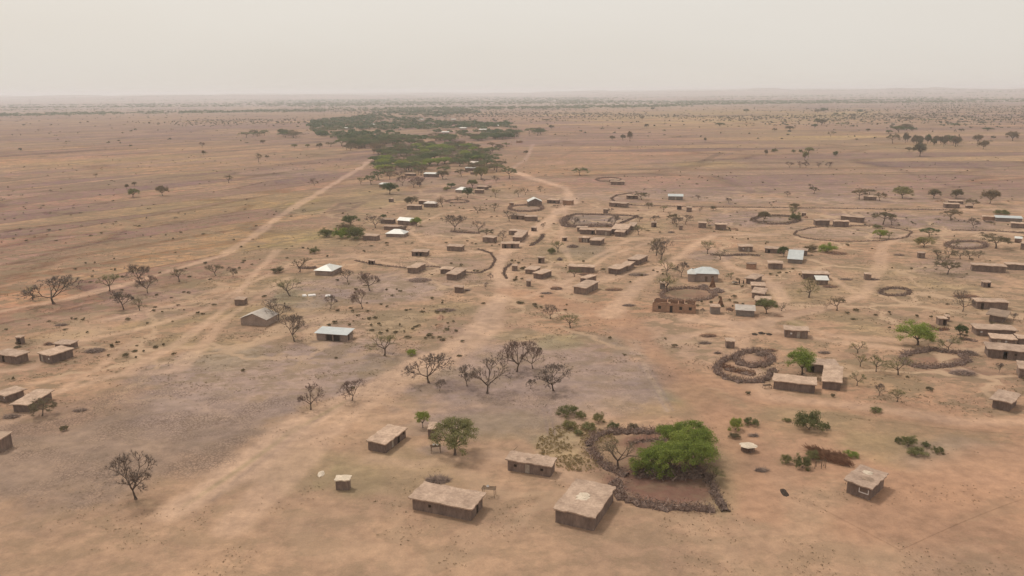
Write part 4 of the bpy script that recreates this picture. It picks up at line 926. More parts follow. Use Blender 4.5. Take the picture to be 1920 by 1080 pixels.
brush_fence([(996,461),(1008,454),(1016,446),(1018,441)],1.8,1.1,'straight bank of brushwood beside the track in the centre',closed=False,seed=17,mat='stickgrey')
brush_fence([(1105,838),(1112,822),(1135,813),(1165,811),(1200,810),(1240,812),(1262,806)],2.2,1.6,'rear thorn fence of the big kraal, running behind the bare spreading tree',closed=False,seed=18,dens=1.4)
brush_fence([(1108,842),(1122,866),(1150,884),(1175,892)],2.4,1.2,'left thorn fence of the big kraal, sweeping under the bare spreading tree',closed=False,seed=19,dens=1.3)
brush_fence([(1155,905),(1160,930),(1195,945),(1240,952),(1290,955),(1340,958)],2.4,1.7,'front thorn fence of the big kraal at the lower picture edge',closed=False,seed=20,dens=1.4)
brush_fence([(1325,892),(1335,915),(1345,938),(1358,960)],1.8,1.5,'grey right-hand thorn fence of the big kraal',closed=False,seed=21,mat='stickgrey',dens=1.4)
brush_fence([(1180,832),(1210,826),(1250,825)],1.5,.5,'low line of fallen thorn branches inside the upper kraal yard',closed=False,seed=22,dens=1)
brush_fence([(1190,889),(1230,892),(1275,893),(1318,888)],3.0,2.2,'dead grey brushwood under the front of the bright green thicket',closed=False,seed=23,mat='stickgrey',dens=1.5,stick=1.5)
brush_fence([(560,503),(585,504),(592,502)],1.6,1.3,'short brush bank left of the white hipped roof',closed=False,seed=24,mat='stickgrey')
brush_fence([(1775,617),(1762,620),(1748,616),(1742,612)],1.8,.9,'low brush bank behind the bright green tree at right',closed=False,seed=25,mat='redstalk')
brush_fence([(1806,636),(1832,641)],1.2,.7,'low stick bank beside the small dark green tree',closed=False,seed=26)
brush_fence([(900,438),(860,436),(845,434)],1.8,1.2,'brush hedge under the two bare trees left of the track',closed=False,seed=27)
brush_fence([(1332,478),(1360,480),(1400,478),(1425,480)],1.4,.9,'brush hedge round the dark fenced patch',closed=False,seed=28,mat='stickgrey')
brush_fence([(610,436),(640,440),(670,442)],3,1.6,'dark brush hedge beneath the green thicket left of the white roof',closed=False,seed=29,mat='stickgrey')
brush_fence([(1170,384.5),(1300,388),(1480,390),(1700,393),(1790,394)],1.5,.8,'long low hedge following the far road on the right',closed=False,seed=30,mat='stickgrey',dens=.35)
brush_fence([(1188,362),(1158,366),(1146,372),(1152,379),(1185,384)],1.5,.8,'curved hedge arc left of the far spreading tree',closed=False,seed=31,mat='stickgrey',dens=.5)
brush_fence([(1783,432),(1850,433),(1920,437)],1.4,.8,'low hedge below the upper right fields',closed=False,seed=32,mat='stickgrey',dens=.6)

# heaps of branches, stalks, earth
def brush_heap(x, y, w, h, label, mat='stick', seed=1, tall=.9, name='brushwood_pile', stick=1.2, cat='pile'):
    p = P(x, y); rx = wpx(p, w)/2; q1 = P(x, y-h*.6); ry = min(max(rx*.6, (q1-p).length/2), rx*1.4)
    r = random.Random(seed); root = empty(name, (p.x, p.y+ry, 0)); tag(root, label, cat)
    c = mound(Vector((0, 0, 0)), rx*.95, ry*.95, tall*.8, 'core', 'pile_core', None, None, seed, parent=root)
    mb = MB()
    for k in range(int(60*rx*ry)+80):
        a = r.random()*6.28; q = math.sqrt(r.random()); o = Vector((math.cos(a)*rx*q, math.sin(a)*ry*q, tall*.8*(1-q**1.8)+.03))
        an = r.random()*6.28; dr = Vector((math.cos(an), math.sin(an), r.uniform(-.1, .5))).normalized()*r.uniform(.4, 1.1)*stick
        s = dr.cross(Vector((0, 0, 1))+dr*.3).normalized()*.035*stick
        mb.tri(o-s, o+s, o+dr); 
    mb.build('branches', M[mat], root); return root
brush_heap(785,530,46,14,'flat round brushwood pile in front of the mud house, right of the graves','stick',31)
brush_heap(1350,550,26,13,'round brushwood pile right of the conical stalk stack by the silver roof','stick',32,1.3)
brush_heap(1322,540,20,9,'brushwood pile left of the conical stalk stack by the silver roof','stick',33,1.0)
brush_heap(1044,544,24,9,'dug heap of red-brown brush near the junction','redstalk',34,.7)
brush_heap(1075,465,24,7,'dark brushwood heap behind the small spreading tree in the centre','stickgrey',35,1.2)
brush_heap(1050,489,11,8,'small dark round heap between the track hut and the long house','stickgrey',36,1.3)
brush_heap(1813,705,50,14,'spilled pile of purple branches at the right end of the broad oval kraal','stick',37,.8,stick=1.5)
brush_heap(1825,668,30,14,'pile of yellowish crooked logs right of the broad oval kraal','stickgrey',38,.9,stick=1.5)
brush_heap(820,908,50,10,'scattered firewood heap behind the broad-roofed near house','stickgrey',39,.4,stick=1.6,name='firewood_pile')
brush_heap(170,663,40,14,'dark earth and brush mound right of the left-edge pair of houses','stickgrey',40,.7)
brush_heap(88,648,22,6,'small reddish brush pile behind the left-edge pair of houses','redstalk',41,.7)
brush_heap(15,786,34,12,'low rubble and brush pile below the left-edge houses','stickgrey',42,.5)
brush_heap(1430,668,24,6,'yellowish twig pile behind the upper kraal loop'.replace('behind','at the back of'),'stickgrey',43,.8)
brush_heap(1371,583,14,8,'small brown branch pile left of the white-scrap roof','redstalk',44,.7)
brush_heap(1860,418,20,4,'low dark mound under the pale green-grey roof house','stickgrey',45,.8)
brush_heap(145,773,28,6,'thin dark litter heap right of the leaning flat tree','stickgrey',46,.3)
brush_heap(1415,820,20,6,'low straggly twig pile left of the pale granary slab'.replace('left of','above'),'stickgrey',47,.4)
brush_heap(1430,886,26,6,'low withered weed heap below the pale granary slab','stickgrey',48,.35)
brush_heap(1260,437,14,4,'low dark heap in the open centre, above the two-stemmed bare tree','stickgrey',49,.6)

for i, (x, y, w, h, lb) in enumerate([
    (1331,633,34,6,'low ring of old branches left of the square hut with two window holes, upper one'),
    (1323,646,26,6,'low ring of old branches above the double kraal at left, lower one'),
    (1346,664,15,5,'small twig pile left of the upper kraal loop'),
    (1448,660,26,5,'flat dark litter pile between the kraal and the white-windowed house'),
    (1548,664,22,5,'flat litter pile above the black-doorway house'),
    (1025,552,24,5,'thin litter pile below the narrow upright hut at the junction'),
    (1152,546,34,7,'flat withered heap right of the big pale-roofed house at the junction'),
    (1198,518,40,7,'flat withered heap between the staggered houses and the leaning tree'),
    (1390,480,34,6,'dark brush strip below the house with a white window'),
    (1575,478,40,8,'scattered dark litter below the round green bush'),
    (1590,526,24,6,'dark twig pile left of the free-standing square hut'),
    (1640,526,26,4,'thin twig pile right of the free-standing square hut'),
    (1820,560,50,6,'dark brush strip right of the tall bare tree at right'),
    (875,546,16,5,'small litter pile right of the solitary square hut'),
    (835,585,40,6,'dark branch litter above the broken brick stub'),
    (1100,517,30,6,'withered brush below the right end of the long mud house'),
    (690,450,20,5,'dark brush under the house below the green thicket'),
    (1180,575,26,4,'thin litter streak in the open junction'),
    (1560,540,30,5,'dark litter right of the white-patched roof'),
    (1690,480,20,5,'small dark litter heap left of the lone square hut by the thicket'),
    (110,612,26,4,'thin dark litter streak above the left-edge houses'),
    (440,760,0,0,'')]):
    if w: brush_heap(x, y, w, h, lb, 'stickgrey' if i % 3 else 'redstalk', 60+i, .45)

def stalk_cone(x, y, w, h, label, seed):
    p = P(x, y); rx = wpx(p, w)/2; hh = hpx(p, h); r = random.Random(seed); mb = MB()
    for k in range(150):
        a = r.random()*6.28; q = rx*r.uniform(.8, 1.05); o = Vector((math.cos(a)*q, math.sin(a)*q, 0)); t = Vector((r.uniform(-.15, .15), r.uniform(-.15, .15), hh*r.uniform(.85, 1.08)))
        mb.tube(o, t, .05, .025, 4)
    ob = mb.build('stalk_stack', M['redstalk'], None); ob.location = p; tag(ob, label, 'stalk stack')
stalk_cone(1336,538,12,17,'conical stack of reddish stalks in front of the silver-roofed house',1)
stalk_cone(1351,574,13,17,'conical stack of reddish stalks behind the grey square hut',2)

def stalk_rick():
    pts = [(1526,858),(1545,860),(1570,868),(1600,873)]
    r = random.Random(8); q = [P(*p) for p in pts]; mb = MB()
    o0 = q[0]
    for a, b in zip(q[:-1], q[1:]):
        for k in range(260):
            t = r.random(); base = a.lerp(b, t)-o0+Vector((r.uniform(-.3, .3), r.uniform(-1.2, 2.8), 0))
            dr = Vector((r.uniform(-1.5, -.5), r.uniform(.2, 1.0), r.uniform(.7, 1.6)))
            mb.tube(base+Vector((0, 0, r.uniform(0, .6))), base+dr+Vector((0, 0, .1)), .05, .03, 4)
    ob = mb.build('stalk_pile', M['redstalk'], None); ob.location = o0; tag(ob, 'long pile of leaning red-brown stalks behind the nearest right-hand house', 'stalk pile')
stalk_rick()

def rack(x, y, label, w=1.8, d=1.2, h=1.3, goods=0, name='drying_rack', rz=.2):
    p = P(x, y); root = empty(name, p, rz); tag(root, label, 'rack')
    for sx in (-1, 1):
        for sy in (-1, 1):
            m1 = MB(); m1.tube((sx*w/2, sy*d/2, -.05), (sx*w/2*.95+.03, sy*d/2, h+.12), .055, .045, 6); m1.build('leg', M['wood'], root)
    m1 = MB()
    for i in range(9): y_ = -d/2+d*i/8; m1.tube((-w/2-.15, y_, h), (w/2+.15, y_+.03, h), .035, .035, 5)
    m1.tube((-w/2, -d/2-.1, h-.06), (-w/2, d/2+.1, h-.06), .04, .04, 5); m1.tube((w/2, -d/2-.1, h-.06), (w/2, d/2+.1, h-.06), .04, .04, 5)
    m1.build('platform', M['wood'], root)
    return p, h, rz
def pot(p, z, r_, label):
    mb = MB(); n = 10; prof = [(0, .0), (.6, .02), (.95, .25), (1, .5), (.8, .85), (.5, 1.0), (.55, 1.12)]
    for q, zz in prof:
        for i in range(n):
            a = 6.283*i/n; mb.v.append((math.cos(a)*r_*max(q, .01), math.sin(a)*r_*max(q, .01), zz*r_*1.5))
    for k in range(len(prof)-1):
        for i in range(n):
            j = (i+1) % n; mb.f.append((k*n+i, k*n+j, (k+1)*n+j, (k+1)*n+i))
    o = mb.build('white_basin', M['white'], None, True); o.location = (p.x, p.y, z); tag(o, label, 'basin')
p, h, _ = rack(817,847,'wooden dish rack with white basins beside the bushy round green tree')
pot(p+Vector((-.35, .1, 0)), h+.04, .28, 'left white basin on the rack beside the bushy green tree'); pot(p+Vector((.4, 0, 0)), h+.04, .3, 'right white basin on the rack beside the bushy green tree')
p, h, _ = rack(917,930,'tall bare drying rack of thin poles right of the broad-roofed near house', 2.2, 1.3, 1.6, rz=-.2)
pot(p+Vector((-.2, .2, 0)), h+.04, .25, 'white basin on the tall pole rack right of the broad-roofed house')
rack(1451,705,'small pole rack at the right side of the double thorn kraal',1.2,.9,1.2)
rack(1438,728,'low pole rack left of the long low house by the kraal',1.7,1.0,.8)
rack(1801,632,'low pole bench under the small dark green tree at right',1.8,.8,.8)

# post frame by the stalk pile
p = P(1538, 878); root = empty('post_frame', p, .1); tag(root, 'row of bare wooden posts with a rail beside the red-brown stalk pile', 'post frame')
for i, (x, y) in enumerate([(-1.1, 0), (-.5, .7), (.1, -.2), (.5, .6), (.95, -.1), (1.1, .8)]):
    m1 = MB(); m1.tube((x, y, -.05), (x+.04, y, 1.6+.12*(i % 3)), .07, .055, 6); m1.build('post', M['wood'], root)
m1 = MB(); m1.tube((-1.2, .02, 1.62), (1.15, 0, 1.66), .045, .04, 5); m1.build('rail', M['wood'], root)
# leaning pole by the patched house
p = P(950, 857); m1 = MB(); m1.tube((0, 0, 0), (2.2, .8, 1.9), .07, .045, 6); o = m1.build('wooden_pole', M['wood'], None); o.location = p; tag(o, 'long wooden pole leaning against the wide patched-roof mud house', 'pole')
# granary with pale slab
p = P(1402, 845); root = empty('round_granary', p); tag(root, 'low round granary with a pale cracked slab on top, amid brush, left of centre right', 'granary'); root['label'] = 'low round granary topped by a pale cracked slab, right of the bright green thicket'
m1 = MB()
for i in range(26):
    a = 6.283*i/26; m1.tube((math.cos(a)*1.25, math.sin(a)*1.1, -.05), (math.cos(a)*1.15, math.sin(a)*1.0, 1.2), .13, .1, 5)
m1.build('wall', M['stickgrey'], root)
mound(Vector((0, 0, 0)), 1.75, 1.5, .25, 'pale_slab', 'roof', None, None, 3, parent=root, z=1.24, rough=.18)
# graves
for i, (x, y, w, rz, lb) in enumerate([(571, 555, 1.4, .4, 'smallest white grave slab at the left end of the grave row'), (585, 554.5, 2.6, .35, 'largest white grave slab in the middle of the grave row'), (615, 555.5, 1.8, .2, 'white grave slab at the right end of the grave row')]):
    p = P(x, y); m1 = MB(); m1.box(-w/2, w/2, -1.1, 1.1, -.05, .28); m1.box(-w/2+.15, w/2-.15, -.95, .95, .282, .42)
    o = m1.build('grave_slab', M['white'], None); o.location = p; o.rotation_euler.z = rz; tag(o, lb, 'grave', 'white grave slabs on dark ground')
# earth mounds, holes rims, rubble
for i, (x, y, w, d_, h, mt, lb) in enumerate([
    (826, 596, 16, 3, .9, 'brick', 'broken stub of a brick wall in the rubble left of the junction'),
    (823, 611, 14, 2, .6, 'earth', 'pinkish earth heap in the rubble left of the junction'),
    (1471, 924, 15, 1.6, .35, 'dark', 'small dark burnt heap in the dust left of the nearest right-hand house'),
    (602, 889, 14, 1.4, .3, 'pale_slab', 'round pale slab lying on the sand above the squat hut'),
    (1853, 779, 16, 1.5, .35, 'earth', 'oval stone rim of a pit below the bulging-roofed house'),
    (1801, 753, 14, 1.2, .25, 'earth', 'low clay lump left of the bulging-roofed house'),
    (1415, 627, 12, 1.2, .35, 'dark', 'left dark clod heap on the sand above the double kraal'),
    (1428, 625, 14, 1.2, .4, 'dark', 'middle dark clod heap on the sand above the double kraal'),
    (1442, 627, 12, 1.2, .35, 'dark', 'right dark clod heap on the sand above the double kraal'),
    (1508, 703, 8, .8, .5, 'stone', 'grey stone at the foot of the leafy round tree'),
    (1376, 430, 18, 2, .8, 'earth', 'low pile of clay bricks right of the two square huts'),
    (1757, 378, 10, 2.4, 1.0, 'earth', 'far dark earth heap, left one by the upper right houses'),
    (1767, 377, 10, 2.4, 1.0, 'earth', 'far dark earth heap, right one by the upper right houses'),
    (1510, 408, 10, 2, 1.2, 'earth', 'reddish heap behind the left of the three field houses'),
    (1460, 593, 18, 1.5, .5, 'earth', 'low reddish earth bank right of the olive round tree'),
    (1780, 640, 10, 1.2, .6, 'stone', 'pale stone heap behind the broad oval kraal'),]):
    p = P(x, y); mound(p, wpx(p, w)/2, d_, h, mt, 'rubble_heap' if mt in ('brick', 'stone') else 'earth_heap', lb, 'heap', 50+i)

# ox cart and two people by the silver-roofed house
p = P(1378, 533); root = empty('wooden_cart', p, .3); tag(root, 'pale wooden cart resting on its shafts between the silver-roofed house and the pale-roof column', 'cart')
m1 = MB(); m1.box(-1.1, 1.1, -.6, .6, .62, .72); m1.box(-1.1, 1.1, -.66, -.602, .6, 1.0); m1.box(-1.1, 1.1, .602, .66, .6, 1.0); m1.build('body', M['paledoor'], root)
for s in (-1, 1):
    m1 = MB()
    for k in range(16):
        a = 6.283*k/16; b = 6.283*(k+1)/16; m1.tube((.55*math.cos(a), s*.78, .55+.55*math.sin(a)), (.55*math.cos(b), s*.78, .55+.55*math.sin(b)), .05, .05, 5)
    for k in range(6):
        a = 6.283*k/6; m1.tube((0, s*.78, .55), (.53*math.cos(a), s*.78, .55+.53*math.sin(a)), .03, .03, 4)
    m1.build('wheel', M['dark'], root)
    m1 = MB(); m1.tube((-1.0, s*.45, .66), (-3.0, s*.35, .1), .05, .04, 5); m1.build('shaft', M['wood'], root)

def person(p, rz, label, cloth, arm=.15, step=.12):
    root = empty('person', p, rz); tag(root, label, 'person', None)
    me = bpy.data.meshes.new('body')
    J = {'pel': (0, 0, .95), 'wst': (0, 0, 1.12), 'chs': (0, .01, 1.36), 'nck': (0, .01, 1.50), 'hd0': (0, 0, 1.58), 'hd1': (0, 0, 1.70),
         'hl': (-.1, 0, .9), 'kl': (-.11, -step, .5), 'al': (-.11, -step*.6, .08), 'tl': (-.11, -step*.6-.17, .03),
         'hr': (.1, 0, .9), 'kr': (.11, step*.3, .5), 'ar': (.11, step, .08), 'tr': (.11, step-.17, .03),
         'sl': (-.19, .01, 1.42), 'el': (-.25, .03, 1.13), 'wl': (-.25, -arm, .88), 'nl': (-.25, -arm-.04, .78),
         'sr': (.19, .01, 1.42), 'er': (.25, .03, 1.13), 'wr': (.25, -arm*.5, .88), 'nr': (.25, -arm*.5-.03, .78)}
    rad = {'pel': .14, 'wst': .13, 'chs': .15, 'nck': .055, 'hd0': .085, 'hd1': .09, 'hl': .09, 'kl': .06, 'al': .042, 'tl': .035, 'hr': .09, 'kr': .06, 'ar': .042, 'tr': .035,
           'sl': .06, 'el': .042, 'wl': .03, 'nl': .03, 'sr': .06, 'er': .042, 'wr': .03, 'nr': .03}
    E = [('pel','wst'),('wst','chs'),('chs','nck'),('nck','hd0'),('hd0','hd1'),('pel','hl'),('hl','kl'),('kl','al'),('al','tl'),('pel','hr'),('hr','kr'),('kr','ar'),('ar','tr'),
         ('chs','sl'),('sl','el'),('el','wl'),('wl','nl'),('chs','sr'),('sr','er'),('er','wr'),('wr','nr')]
    for s in ('l', 'r'):   # five fingers
        bx, by, bz = J['n'+s]
        for k, dx in enumerate((-.028, -.01, .01, .028)):
            J['f%s%d' % (s, k)] = (bx, by+dx-.01, bz-.085+abs(dx)*.6); rad['f%s%d' % (s, k)] = .008; E.append(('n'+s, 'f%s%d' % (s, k)))
        J['th'+s] = (bx+(.04 if s == 'l' else -.04), by-.03, bz-.02); rad['th'+s] = .009; E.append(('n'+s, 'th'+s))
    ks = list(J); ix = {k: i for i, k in enumerate(ks)}
    me.from_pydata([J[k] for k in ks], [(ix[a], ix[b]) for a, b in E], [])
    o = bpy.data.objects.new('body', me); col.objects.link(o); o.parent = root
    o.modifiers.new('skin', 'SKIN'); sv = me.skin_vertices[0].data
    for k in ks: sv[ix[k]].radius = (rad[k], rad[k])
    sv[0].use_root = True
    sb = o.modifiers.new('sub', 'SUBSURF'); sb.levels = 1; sb.render_levels = 1
    me.materials.append(M['skin'])
    m1 = MB(); n = 14    # robe from shoulders to shins, open profile
    prof = [(.12, .08, 1.50), (.22, .13, 1.43), (.2, .15, 1.3), (.17, .14, 1.12), (.2, .17, .92), (.23, .21, .6), (.26, .25, .32)]
    for a_, b_, z in prof:
        for i in range(n):
            t = 6.283*i/n; m1.v.append((math.cos(t)*a_, math.sin(t)*b_, z))
    for k in range(len(prof)-1):
        for i in range(n):
            j = (i+1) % n; m1.f.append((k*n+j, k*n+i, (k+1)*n+i, (k+1)*n+j))
    m1.build('robe', M[cloth], root, True)
    m1 = MB()
    for k in range(4):
        for i in range(10):
            t = 6.283*i/10; f_ = math.cos(k*.5); m1.v.append((math.cos(t)*.098*f_, math.sin(t)*.105*f_+.01, 1.70+.1*math.sin(k*.5)))
    for k in range(3):
        for i in range(10):
            j = (i+1) % 10; m1.f.append((k*10+i, k*10+j, (k+1)*10+j, (k+1)*10+i))
    m1.f.append(tuple(30+i for i in range(10)))
    m1.build('hair', M['dark'], root, True)
person(P(1386, 533), .4, 'person in dark clothes standing nearest to the pale cart', 'cloth_dark')
person(P(1394, 533), -1.2, 'person in dark clothes standing between the first person and the pale-roofed house', 'cloth_dark', .1, .08)
# ------------------------------------------------------------------ trees
def tree_proto(kind, seed):
    r = random.Random(seed); segs = []; tips = []
    cfg = dict(
        bare=dict(trunk=.26, n0=4, sp0=48, lv=5, sp=34, len0=.27, f=.74, up=.16),
        sparse=dict(trunk=.28, n0=4, sp0=50, lv=4, sp=36, len0=.26, f=.76, up=.12),
        umbrella=dict(trunk=.40, n0=5, sp0=52, lv=4, sp=30, len0=.26, f=.74, up=.02),
        green=dict(trunk=.24, n0=6, sp0=46, lv=4, sp=38, len0=.24, f=.74, up=.10),
        bush=dict(trunk=.03, n0=7, sp0=60, lv=3, sp=35, len0=.33, f=.72, up=.08))[kind]
    def rot(d, ang, az):
        a = d.orthogonal().normalized(); b = d.cross(a)
        return (d*math.cos(ang)+(a*math.cos(az)+b*math.sin(az))*math.sin(ang)).normalized()
    def grow(p, d, L, rad, lv):
        ns = 2 if lv > 1 else 1; q = p; dd = d
        for k in range(ns):
            dd = (dd+Vector((r.uniform(-.2, .2), r.uniform(-.2, .2), r.uniform(-.12, .14)))).normalized()
            e = q+dd*(L/ns); r1 = rad*(1-.22*(k+1)/ns)
            segs.append((q, e, rad*(1-.22*k/ns), r1, lv)); q = e
        if lv <= (3 if kind == 'bare' else 2): tips.append((q, dd, lv))
        if lv == 0: return
        m = 3 if r.random() < .55 else 2
        a0 = r.random()*6.28
        for i in range(m):
            nd = rot(dd, R(cfg['sp'])*r.uniform(.6, 1.35), a0+6.28*i/m+r.uniform(-.5, .5))
            nd = (nd+Vector((0, 0, cfg['up'] if nd.z < .6 or kind != 'umbrella' else -.35))).normalized()
            grow(q, nd, L*cfg['f']*r.uniform(.8, 1.15), rad*.64, lv-1)
    d = Vector((r.uniform(-.16, .16), r.uniform(-.16, .16), 1)).normalized(); p = Vector((0, 0, 0))
    T = cfg['trunk']; rad = .030 if kind != 'bush' else .018
    for k in range(3):
        dd = (d+Vector((r.uniform(-.18, .18), r.uniform(-.18, .18), 0))).normalized(); e = p+dd*T/3
        segs.append((p, e, rad*(1.5 if k == 0 else 1)*(1-.1*k), rad*(.93-.1*k), 9)); p = e; d = dd
    a0 = r.random()*6.28
    for i in range(cfg['n0']):
        az = a0+6.28*i/cfg['n0']+r.uniform(-.5, .5); ang = R(cfg['sp0'])*r.uniform(.55, 1.25)
        nd = Vector((math.sin(ang)*math.cos(az), math.sin(ang)*math.sin(az), math.cos(ang)))
        grow(p, nd, cfg['len0']*r.uniform(.8, 1.2), rad*.62, cfg['lv']-1)
    wood = MB(); leaf = MB()
    for a, b, r1, r2, lv in segs:
        r1 = max(r1, .0035); r2 = max(r2, .003)
        wood.tube(a, b, r1, r2, 6 if lv > 2 else (4 if lv > 0 else 3), cap=False)
    def card(c, s):
        n = Vector((r.uniform(-1, 1), r.uniform(-1, 1), r.uniform(-.3, 1))).normalized(); u = n.orthogonal().normalized(); v = n.cross(u)
        t = r.random()*6.28; u, v = u*math.cos(t)+v*math.sin(t), v*math.cos(t)-u*math.sin(t)
        leaf.quad(c-u*s-v*s*.5, c+u*s*.2-v*s*.8, c+u*s, c+v*s*.7)
    for q, dd, lv in tips:
        if kind == 'bare':
            for k in range(24 if lv == 0 else 13):
                t = rot(dd, r.uniform(.1, 1.1), r.random()*6.28)*r.uniform(.04, .13); t.z += r.uniform(-.01, .015)
                s = t.cross(Vector((r.uniform(-1, 1), r.uniform(-1, 1), 1))).normalized()*.0032
                leaf.tri(q-s, q+s, q+t)
        else:
            n, sz, rr = dict(sparse=(22, .010, .065), umbrella=(40, .012, .06), green=(60, .013, .075), bush=(60, .022, .12))[kind]
            if lv > 1: n = n//2
            for k in range(n):
                o = Vector((r.gauss(0, 1), r.gauss(0, 1), r.gauss(0, .7 if kind != 'umbrella' else .35)))*rr*.6
                c = q+o
                if c.z < .02: c.z = .02+r.random()*.05
                card(c, sz*r.uniform(.6, 1.4))
            if kind in ('sparse', 'umbrella'):
                for k in range(4):
                    t = rot(dd, r.uniform(.1, 1.1), r.random()*6.28)*r.uniform(.03, .07); s = t.cross(Vector((.3, .2, 1))).normalized()*.0022
                    wood.tri(q-s, q+s, q+t)
    if kind in ('green', 'bush', 'umbrella'):
        tp = [q for q, dd, lv in tips]
        c0 = sum(tp, Vector())/len(tp); ex = [sorted(abs(q[i]-c0[i]) for q in tp)[int(len(tp)*.85)] for i in range(3)]
        rxy = (ex[0]+ex[1])/2
        if kind == 'green': ex[2] = max(ex[2], rxy*.72)
        for k in range({'green': 75, 'bush': 60, 'umbrella': 34}[kind]):
            v = Vector((r.gauss(0, 1), r.gauss(0, 1), r.gauss(0, 1))).normalized()*(r.uniform(.5, 1.0))
            if kind == 'umbrella': v.z = abs(v.z)*.8
            q = c0+Vector((v.x*rxy*1.05, v.y*rxy*1.05, v.z*ex[2]*1.05))
            if q.z < .05: q.z = .05+r.random()*.15
            for j in range(26 if kind != 'umbrella' else 34):
                card(q+Vector((r.gauss(0, .034), r.gauss(0, .034), r.gauss(0, .022))), (.020 if kind == 'bush' else .0135)*r.uniform(.6, 1.4))
    xs = [v[0] for v in leaf.v]; ys = [v[1] for v in leaf.v]; zs = sorted(v[2] for v in leaf.v)
    xs.sort(); ys.sort(); k = len(xs)//60
    cx = (xs[k]+xs[-k-1])/2; cy = (ys[k]+ys[-k-1])/2; sx = (xs[-k-1]-xs[k]+ys[-k-1]-ys[k])/2; H = zs[-k//3-1]
    for mb in (wood, leaf):
        mb.v = [((v[0]-cx*max(0, v[2]/H)**.7 if v[2] > 0 else v[0])/sx, (v[1]-cy*max(0, v[2]/H)**.7 if v[2] > 0 else v[1])/sx, v[2]/H) for v in mb.v]
    return wood, leaf
PROTO = {}
def protos(kind, n, seeds, mats):
    for s in range(n):
        wood, leaf = tree_proto(kind, seeds+s)
        wm = wood.mesh('trunk', M['bark'])
        for key, mt in mats:
            PROTO.setdefault(key, []).append((wm, leaf.mesh('crown', M[mt])))
protos('bare', 5, 100, [('bare', 'twig'), ('red', 'redtwig')])
protos('sparse', 4, 200, [('sparse', 'lf_sparse'), ('olive', 'lf_olive')])
protos('umbrella', 4, 300, [('umb', 'lf_grove'), ('umbbare', 'lf_olive')])
protos('green', 4, 400, [('green', 'lf_green'), ('dark', 'lf_dark'), ('grove', 'lf_grove'), ('ogreen', 'lf_sparse'), ('brown', 'lf_olive')])
protos('bush', 4, 500, [('bush', 'lf_bush'), ('gbush', 'lf_green'), ('obush', 'lf_sparse'), ('bbush', 'lf_olive')])
KL = dict(bare='leafless brown tree', red='leafless reddish-brown tree', sparse='thin olive-green tree', olive='sparse brownish tree', umb='flat-topped green tree', umbbare='flat-topped brownish tree',
          green='bright green leafy tree', dark='dark green leafy tree', grove='green acacia tree', ogreen='olive round-crowned tree', brown='brown round-crowned tree', bush='dark green bush', gbush='fresh green bush', obush='pale olive bush', bbush='brown withered bush')
TN = [0]
def tree(x, y, w, h, kind, phrase=None, lean=0, group=None, label=None, pos=None, wm=None, hm=None, sub=None):
    TN[0] += 1; k = TN[0]; p = pos or P(x, y)
    w = wm or wpx(p, w); h = hm or hpx(p, h)*.97
    pr = PROTO[kind]; wo, lf = pr[(k*7+3) % len(pr)] if sub is None else pr[sub]
    isb = 'bush' in kind
    root = empty('bush' if isb else ('acacia_tree' if kind in ('umb', 'umbbare', 'grove') else ('bare_tree' if kind in ('bare', 'red') else 'savanna_tree')), p, 0)
    root.rotation_euler = (0, R(lean), 0)
    for nm, me in (('trunk', wo), ('crown', lf)):
        o = bpy.data.objects.new(nm, me); col.objects.link(o); o.parent = root
        o.scale = (w, w, h); o.rotation_euler.z = (k*2.399) % 6.283
    tag(root, label or (KL[kind]+' '+phrase), 'bush' if isb else 'tree', group)
    return root
T = tree
# foreground
T(255,936,88,80,'bare','alone in the lower left corner on cracked clay',sub=0)
T(583,768,48,45,'red','on pale sand by the big track, left one of two')
T(660,751,45,38,'red','on pale sand by the big track, right one of two')
T(804,718,76,58,'bare','wide, left end of the group on grey clay')
T(824,733,18,24,'bare','tiny and bent, beside the widest left one of the clay group',8)
T(876,724,38,38,'bare','slender, just left of the tall forked one of the clay group')
T(914,738,70,66,'bare','tall and forked, in the middle of the grey-clay group')
T(969,697,62,60,'red','rearmost and tallest of the grey-clay group')
T(999,691,40,44,'red','right behind the rearmost one of the clay group, leaning right',-4)
T(995,729,18,20,'bare','knee-high and forked, between the middle and right trees of the clay group')
T(1038,733,66,46,'bare','wide and low, right end of the group on grey clay')
T(721,667,54,42,'sparse','right of the blue-grey tin-roofed house')
T(772,666,18,11,'gbush','touching the left wide leafless tree of the clay group')
T(1032,598,30,30,'bare','left one of two on the sand above the green-tinted clay')
T(1069,615,38,30,'sparse','right one of two on the sand above the green-tinted clay')
T(793,802,26,30,'green','small, behind the bushy round tree near the slope-roofed house')
T(853,853,80,62,'ogreen','big and bushy, between the slope-roofed house and the wide patched-roof house')
T(1160,880,84,62,'olive','spreading over the left thorn fence of the big kraal',5)
for i, (x, y, w, h, ph) in enumerate([(1215,886,62,46,'leftmost crown of the thicket on the big kraal'),(1258,890,70,56,'front middle crown of the thicket on the big kraal'),(1303,887,72,64,'front right crown of the thicket on the big kraal'),(1285,868,70,58,'central crown of the thicket on the big kraal'),(1316,866,56,60,'rightmost crown of the thicket on the big kraal'),(1262,842,58,44,'rear left crown of the thicket on the big kraal'),(1296,838,60,44,'rear right crown of the thicket on the big kraal'),(1238,880,56,48,'second crown from the left in the thicket on the big kraal')]):
    T(x,y,w,h,'green',ph)
T(1205,887,44,26,'gbush','low, at the left foot of the bright thicket on the big kraal')
T(1240,892,44,22,'gbush','low, along the front of the bright thicket on the big kraal')
T(1332,902,44,30,'sparse','half fallen, beside the grey right-hand fence of the big kraal',22)
T(1503,703,48,48,'green','ball-shaped, in the yard by the double kraal')
T(1608,662,28,24,'sparse','topmost of the loose cluster right of the steep square roof')
T(1613,687,28,24,'sparse','second from top in the cluster right of the steep roof')
